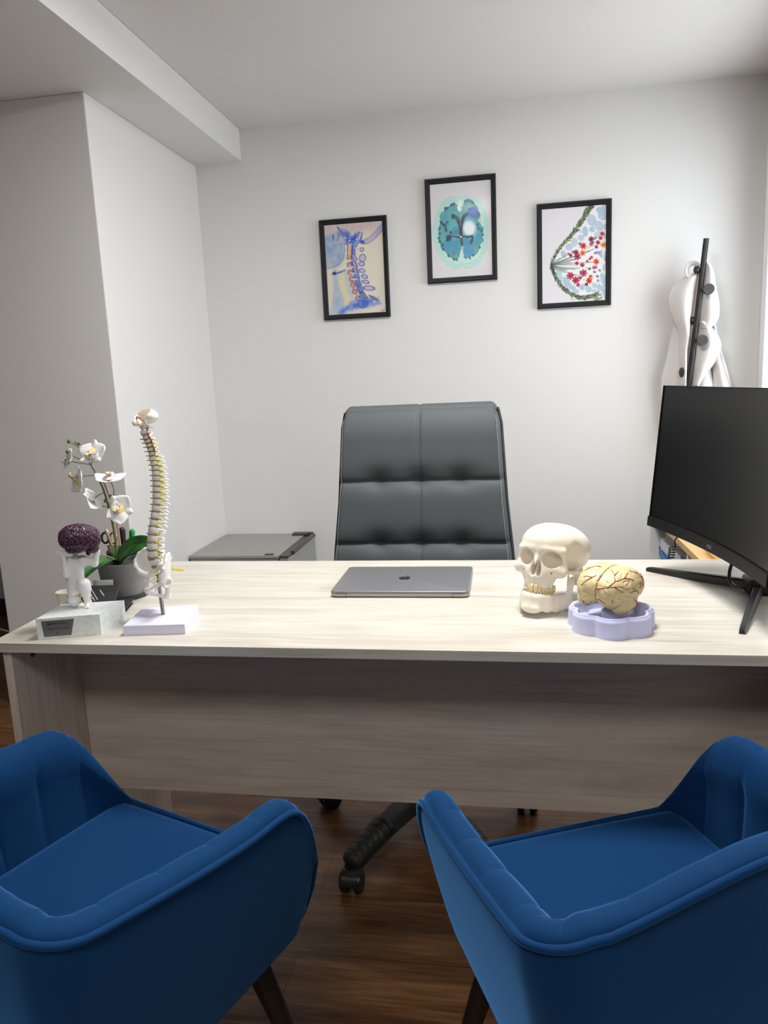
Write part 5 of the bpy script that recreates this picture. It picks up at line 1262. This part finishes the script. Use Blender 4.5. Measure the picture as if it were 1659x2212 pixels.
    M = Matrix.Translation((-.0120, .022, zt_)) @ Matrix.Rotation(math.radians(4), 4, 'Z') @ Matrix.Diagonal((.00107, .00107, .00107, 1))
    sdf_obj(s, 'figure', Mf, t, M, 1)
    # purple brain
    Mp = mat('purple_resin', (.060, .012, .042), .14, coat=.6, sss=.2, sss_col=(.5, .1, .4)); Mp.node_tree.nodes['Principled BSDF'].inputs['Transmission Weight'].default_value = .15
    f1 = sulci(.060, 2.6, .11, 5.5); f2 = sulci(.11, 1.5, .10, 2.2)
    Mb = Matrix.Translation((.0025, .022, zt_+.1400)) @ Matrix.Rotation(math.radians(-58), 4, 'Z') @ Matrix.Rotation(math.radians(-8), 4, 'X') @ Matrix.Diagonal((.00048, .00049, .00055, 1))
    sdf_obj(brain_sdf(1.3), 'purple_brain', Mp, t, Mb, 0, lambda p: f1(p)+f2(p))
    # twine round the thigh with a bow
    Mw = add_bump(mat('jute_twine', srgb(206, 180, 120), .8), 900, .6, .0006); tw = MB()
    c0 = M @ Vector((-7.5, -4, 23))
    lp = [c0+Vector((.0142*math.cos(a_), .0150*math.sin(a_), .0012*math.sin(a_)+.001*math.cos(a_))) for a_ in [2*PI*i/28 for i in range(28)]]
    tw.tube(lp, .00085, 6, closed=True)
    kn = c0+Vector((.0140, -.007, -.001))
    tw.ell(kn, (.0022, .002, .0022), None, 10, 8)
    tw.tube(catmull([kn, kn+Vector((.006, -.001, .004)), kn+Vector((.010, 0, .001)), kn+Vector((.006, 0, -.001)), kn], 6), .0009, 6)
    tw.tube(catmull([kn, kn+Vector((.004, -.002, -.006)), kn+Vector((.001, -.002, -.014)), kn+Vector((-.002, -.001, -.016))], 6), .0009, 6)
    tw.tube(catmull([kn, kn+Vector((.012, .004, -.004)), kn+Vector((.020, .004, -.006)), kn+Vector((.026, .004, -.006))], 6), .0012, 6)
    tw.build('twine', Mw, t, 180)
statuette()

# ------------------------------------------------------------------ potted orchid
def orchid():
    P0 = Vector((-.884, 1.547, ZD)); t = thing('potted_orchid', 'white artificial orchid in a matt grey plastic pot at the left end of the desk', 'orchid', P0)
    Mp = mat('grey_plastic_pot', srgb(128, 130, 132), .5); Mc = mat('dark_saucer', srgb(52, 52, 54), .5)
    MB().lathe([(0, 0), (.054, 0), (.056, .003), (.0555, .008), (.048, .009), (0, .009)], 48).build('saucer', Mc, t, 40)
    MB().lathe([(0, .004), (.0455, .004), (.0478, .030), (.0485, .034), (.0482, .036), (.0492, .039), (.0535, .082), (.0545, .0845), (.0515, .0845), (.0505, .080), (.0500, .070), (0, .070)], 56).build('pot', Mp, t, 40)
    MB().lathe([(0, .0705), (.0495, .0705), (.045, .074), (0, .076)], 30).build('soil', add_bump(mat('bark_soil', (.05, .04, .03), .9), 200, 1, .004), t, 40)
    Ms = mat('green_stem', (.10, .12, .035), .55); Mg = mat('bud_green', (.07, .16, .025), .45); Mst = mat('pink_cane', (.46, .22, .16), .55)
    L = lambda x, y, z: Vector((x, y, z))-P0
    main = catmull([L(-.897, 1.55, .822), L(-.903, 1.565, .873), L(-.909, 1.57, .919), L(-.914, 1.57, .955), L(-.922, 1.57, .994), L(-.934, 1.57, 1.028), L(-.947, 1.57, 1.055), L(-.957, 1.57, 1.078), L(-.963, 1.57, 1.095)], 8)
    n = len(main); MB().tube(main, [.0034-.0022*i/n for i in range(n)], 8).build('flower_stem', Ms, t, 180)
    MB().tube(catmull([L(-.893, 1.56, .822), L(-.897, 1.572, .873), L(-.904, 1.578, .93), L(-.920, 1.578, 1.0), L(-.929, 1.576, 1.02)], 6), .0022, 8).build('support_cane', Mst, t, 180)
    MB().tube([L(-.905+.0045*math.cos(a), 1.573+.007*math.sin(a), .926+.001*math.cos(a)) for a in [2*PI*i/16 for i in range(16)]], .0008, 6, closed=True).build('tie', Mst, t, 180)
    for a, b, c_ in (((-.958, 1.57, 1.08), (-.972, 1.565, 1.098), (-.988, 1.56, 1.109)), ((-.962, 1.57, 1.092), (-.962, 1.566, 1.098), (-.966, 1.565, 1.103)), ((-.972, 1.566, 1.097), (-.974, 1.565, 1.101), (-.975, 1.565, 1.107)), ((-.955, 1.57, 1.07), (-.960, 1.562, 1.08), (-.959, 1.56, 1.088)), ((-.95, 1.57, 1.06), (-.978, 1.56, 1.074), (-.992, 1.555, 1.085)),
                     ((-.905, 1.57, .965), (-.900, 1.56, .970), (-.896, 1.555, .980)), ((-.908, 1.57, .955), (-.918, 1.56, .958), (-.927, 1.555, .963)), ((-.907, 1.57, .960), (-.91, 1.56, .966), (-.911, 1.555, .972)),
                     ((-.907, 1.57, .965), (-.894, 1.565, .992), (-.896, 1.56, 1.015)), ((-.948, 1.57, 1.055), (-.968, 1.56, 1.06), (-.985, 1.55, 1.066)), ((-.947, 1.57, 1.052), (-.935, 1.56, 1.065), (-.93, 1.555, 1.073)), ((-.936, 1.57, 1.03), (-.955, 1.56, 1.03), (-.968, 1.55, 1.028)), ((-.92, 1.57, .99), (-.93, 1.56, .985), (-.935, 1.55, .98)), ((-.906, 1.57, .945), (-.895, 1.56, .948), (-.885, 1.55, .953))):
        MB().tube(catmull([L(*a), L(*b), L(*c_)], 6), .0010, 6).build('side_stem', Ms, t, 180)
    for (x, y, z), r in (((-.989, 1.56, 1.110), .0043), ((-.975, 1.563, 1.108), .002), ((-.967, 1.563, 1.104), .0038), ((-.959, 1.558, 1.090), .0068), ((-.993, 1.555, 1.087), .0036), ((-.896, 1.553, .982), .0046), ((-.929, 1.553, .963), .0052), ((-.911, 1.553, .973), .0036), ((-.916, 1.56, .970), .003)):
        MB().ell(L(x, y, z), (r*.82, r*.82, r*1.2 if r < .006 else r*1.35), Matrix.Rotation(.3*(1 if x < -.95 else -1), 4, 'Y'), 12, 10).build('bud', Mg, t, 180)
    # blossoms
    Mw = mat('white_petal', (.86, .85, .84), .55, sss=.25, sss_col=(.9, .9, .8))
    Mpk = mat('painted_petal_heart', (.86, .85, .84), .55); nn, ll, bb = NL(Mpk)
    ca = nn.new('ShaderNodeVertexColor'); ca.layer_name = 'paint'; ll.new(ca.outputs[0], bb.inputs['Base Color'])
    def petal(L_, wd, cup, tip=.5, ruf=.0):
        def fn(u, v):      # v along, u across
            a = v; w_ = wd*math.sin(PI*min(1, a**.75*.97+.015))**.75; x = (2*u-1)*w_
            return Vector((x, -cup*(1-(2*u-1)**2)*.0+cup*(2*u-1)**2*.6-cup*a*a*tip*2+ruf*math.sin(7*u+5*a), a*L_))
        return fn
    def flower(pos, yaw, pit, roll, sc=1.0, side=0):
        f = bpy.data.objects.new('flower', None); COL.objects.link(f); f.parent = t; f.empty_display_size = .01
        f.matrix_local = Matrix.Translation(L(*pos)) @ Matrix.Rotation(yaw, 4, 'Z') @ Matrix.Rotation(pit, 4, 'X') @ Matrix.Rotation(roll, 4, 'Y') @ Matrix.Diagonal((sc, sc, sc, 1))
        for ang, L_, wd, cup in ((0, .021, .0085, .003), (2.2, .020, .0078, .003), (-2.2, .020, .0078, .003)):
            q = petal(L_, wd, cup); R = Matrix.Rotation(ang, 4, 'Y') @ Matrix.Translation((0, .0012, 0))
            MB().sheet(lambda u, v: R @ q(u, v), 9, 10, .0006).build('petal', Mw, f, 180)
        for ang in (1.15, -1.15):
            q = petal(.0225, .0135, .004, .4, .0006); R = Matrix.Rotation(ang, 4, 'Y') @ Matrix.Translation((0, -.0006, 0))
            MB().sheet(lambda u, v: R @ q(u, v), 13, 12, .0006).build('petal', Mw, f, 180)
        # painted heart disc lying over the petals
        def hp(u, v):
            a = 2*PI*u; r = .0115*v*(1+.18*math.cos(2*a)); return (r*math.cos(a), -.0022-.0012*(1-v)+.0022*(v*v), r*math.sin(a)*.95)
        g_ = MB().grid(hp, 40, 14, True); o = g_.build('painted_heart', Mpk, f, 180)
        at = o.data.color_attributes.new('paint', 'FLOAT_COLOR', 'POINT'); cols = []
        for v in o.data.vertices:
            x, z = v.co.x/.0115, v.co.z/.0115; r = math.hypot(x, z); c = Vector((.86, .85, .84)); ns = noise.noise(Vector((x*6, z*6, yaw*9)))
            if z > .12: c = c.lerp(Vector(srgb(240, 226, 70)), max(0, min(1, (z-.12)*3))*max(0, 1-abs(r-.62)*1.6))
            if -.35 < z < .25 and r > .15 and ns > -.1 and abs(x) < .75: c = c.lerp(Vector(srgb(196, 96, 150)), .8)
            if math.hypot(x, z-.12) < .22: c = Vector(srgb(250, 196, 16))
            cols += [c.x, c.y, c.z, 1]
        at.data.foreach_set('color', cols)
        MB().sheet(lambda u, v: ((2*u-1)*.0045*(1-v*.6), -.004-.0065*math.sin(PI*v*.8), -.001-.0085*v), 7, 8, .0007).ell((0, -.0035, .0005), (.0018, .0022, .0016), None, 10, 8).build('lip', mat('pale_yellow_lip', (.82, .80, .50), .5), f, 180)
    flower((-.926, 1.545, 1.082), -.1, -.55, PI*.0, 1.62); flower((-.988, 1.548, 1.071), -.75, -.35, -.5, 1.30); flower((-.966, 1.54, 1.026), -.65, -.1, PI*.85, 1.60)
    flower((-.893, 1.55, 1.026), .5, -1.35, .2, 1.62); flower((-.934, 1.545, .978), -1.5, .55, .9, 1.45); flower((-.878, 1.545, .955), .45, -.05, 1.9, 1.62)
    # leaves
    Ml = mat('glossy_leaf', (.022, .13, .018), .35, coat=.2); n_, l_, b_ = NL(Ml)
    tc = n_.new('ShaderNodeTexCoord'); wv = n_.new('ShaderNodeTexNoise'); wv.inputs['Scale'].default_value = 25; l_.new(tc.outputs['Object'], wv.inputs['Vector'])
    r = ramp(n_, [(.35, (.010, .055, .010)), (.65, (.035, .18, .022))]); l_.new(wv.outputs['Fac'], r.inputs[0]); l_.new(r.outputs[0], b_.inputs['Base Color'])
    def leaf(path, wd, up, name='leaf'):
        C_ = catmull([L(*p) for p in path], 8); n = len(C_)
        def fn(u, v):
            i = v*(n-1); k = min(int(i), n-2); p = C_[k].lerp(C_[k+1], i-k); T = (C_[k+1]-C_[k]).normalized(); S_ = T.cross(Vector(up)).normalized(); N_ = S_.cross(T)
            w_ = wd*math.sin(PI*min(.985, .10+.86*v))**.65; x = 2*u-1
            return p+S_*x*w_+N_*(w_*.28*abs(x)+.0006*math.cos(x*24))
        MB().sheet(fn, 33, 30, .0009).build(name, Ml, t, 180)
    leaf([(-.888, 1.545, .824), (-.878, 1.535, .845), (-.858, 1.525, .862), (-.832, 1.52, .876), (-.802, 1.515, .882), (-.775, 1.51, .876)], .0205, (-.35, -.75, .55))
    leaf([(-.892, 1.54, .828), (-.895, 1.515, .842), (-.905, 1.485, .840), (-.918, 1.455, .826), (-.930, 1.430, .806)], .0175, (.1, -.2, 1))
    leaf([(-.885, 1.545, .828), (-.868, 1.54, .842), (-.840, 1.53, .858), (-.805, 1.52, .862), (-.785, 1.515, .858)], .0175, (-.1, -.45, .8))
    leaf([(-.890, 1.55, .828), (-.902, 1.57, .842), (-.925, 1.60, .852), (-.94, 1.63, .842)], .016, (0, -.3, 1))
    MB().tube(catmull([L(-.896, 1.55, .826), L(-.905, 1.54, .842), L(-.922, 1.53, .850), L(-.930, 1.525, .842)], 6), .0017, 7).build('aerial_root', mat('yellow_green_root', (.30, .28, .08), .6), t, 180)
orchid()

# ------------------------------------------------------------------ pen holder, pens, cup, booklet
def small_things():
    P0 = Vector((-.950, 1.670, ZD)); ph = thing('pen_holder', 'round black wire-mesh pen holder behind the orchid pot', 'pen holder', P0)
    R, H = .036, .080; m = MB()
    for k in range(40):
        for sg in (-1, 1):
            m.tube([(R*math.cos(2*PI*k/40+sg*j*.13), R*math.sin(2*PI*k/40+sg*j*.13), .003+(H-.006)*j/6) for j in range(7)], .0005, 4)
    m.build('mesh_wall', M_black, ph, 0)
    MB().lathe([(R-.001, H-.004), (R+.001, H-.004), (R+.001, H), (R-.001, H)], 40).build('rim', M_black, ph, 50); MB().lathe([(0, 0), (R+.001, 0), (R+.001, .004), (0, .003)], 40).build('bottom', M_black, ph, 50)
    gp = 'pens and scissors in the black mesh holder'
    def pen(name, label, cat, a, b, r, m, capm=None, n=16):
        A = Vector(a); Bv = Vector(b); t = thing(name, label, cat, A, 0, gp); d = Bv-A
        MB().tube([Vector((0, 0, 0)), d*.04, d*.62, d*.62], [r*.4, r*.9, r*.9, r*.5], n).build('barrel', m, t, 50)
        MB().tube([d*.60, d*.61, d*.95, d*.985, d], [r*.8, r, r, r*.75, r*.3], n).build('cap', capm or m, t, 50)
    Mk = mat('marker_black', (.018, .018, .020), .35); Mg1 = mat('green_marker', (.01, .33, .07), .35); Mg2 = mat('bright_green_cap', (.02, .62, .03), .3)
    pen('marker_pen', 'thick black marker standing in the mesh holder', 'marker', (-.953, 1.675, ZD+.005), (-.935, 1.655, ZD+.140), .0078, Mk)
    pen('highlighter', 'bright green highlighter standing in the mesh holder', 'highlighter', (-.938, 1.682, ZD+.005), (-.912, 1.662, ZD+.134), .0070, Mg2, Mg1)
    pen('metallic_pen', 'rose gold metallic pen leaning left in the mesh holder', 'pen', (-.948, 1.66, ZD+.006), (-.975, 1.650, ZD+.138), .0042, mat('rose_gold', (.75, .45, .34), .22, .9), mat('pale_gold', (.85, .70, .45), .2, .9))
    pen('ballpoint_pen', 'slim blue ballpoint pen in the mesh holder beside the black marker', 'pen', (-.945, 1.69, ZD+.005), (-.948, 1.66, ZD+.124), .0030, mat('blue_pen', (.02, .06, .28), .3), mat('pink_cap', (.6, .08, .14), .35))
    sc_ = thing('scissors', 'rose gold scissors with black handles in the mesh holder', 'scissors', (-.965, 1.668, ZD+.006), 0, gp)
    rg = bpy.data.materials['rose_gold']
    for sx in (-1, 1):
        MB().box((0, 0, 0), (.008, .0016, .085), .0006, Matrix.Translation((sx*.004-.006, 0, .045)) @ Matrix.Rotation(sx*.09-.12, 4, 'Y')).build('blade', rg, sc_, 0)
        MB().tube([(sx*.011-.014+.009*math.cos(a), 0, .105+.013*math.sin(a)) for a in [2*PI*i/20 for i in range(20)]], .0028, 8, closed=True).build('handle', M_black if sx < 0 else rg, sc_, 180)
    c_ = thing('paper_cup', 'small cream paper cup behind the marble block of the statuette', 'cup', (-.972, 1.452, ZD))
    MB().lathe([(0, 0), (.0150, 0), (.0195, .036), (.0202, .0365), (.0202, .038), (.0188, .038), (.0142, .002), (0, .002)], 32).build('cup_wall', mat('cream_card', srgb(214, 212, 196), .6), c_, 40)
    bk = thing('booklet', 'black folded booklet with thin white lines leaning behind the marble block', 'booklet', (-.884, 1.420, ZD), math.radians(14))
    Mb = mat('black_card', (.03, .03, .033), .35)
    MB().box((.005, .006, .002), (.125, .085, .003), .0005).box((.010, .004, .009), (.125, .085, .0016), .0003, Matrix.Rotation(-.05, 4, 'Y')).build('inner_leaf', Mb, bk, 0)
    Rt = Matrix.Translation((-.010, .004, .014)) @ Matrix.Rotation(math.radians(34), 4, 'X') @ Matrix.Rotation(.05, 4, 'Y')
    cv = MB().box((0, .02, 0), (.100, .075, .0014), .0003, Rt).build('front_cover', Mb, bk, 0)
    ln = MB()
    for k in range(6): ln.box((-.012+.006*k, .026, .0009), (.0011, .036, .0003), 0, Rt @ Matrix.Rotation(.55, 4, 'Z'))
    ln.box((.034, .02, .0009), (.0012, .022, .0003), 0, Rt @ Matrix.Rotation(.6, 4, 'Z'))
    ln.build('white_lines', M_white, cv, 0)
    cd = thing('visiting_card', 'small plain white card leaning behind the booklet beside the grey pot', 'card', (-.897, 1.478, ZD), math.radians(10))
    MB().box((0, 0, .0275), (.045, .0006, .055), 0, Matrix.Rotation(-.12, 4, 'X')).build('card', M_white, cd, 0)
small_things()
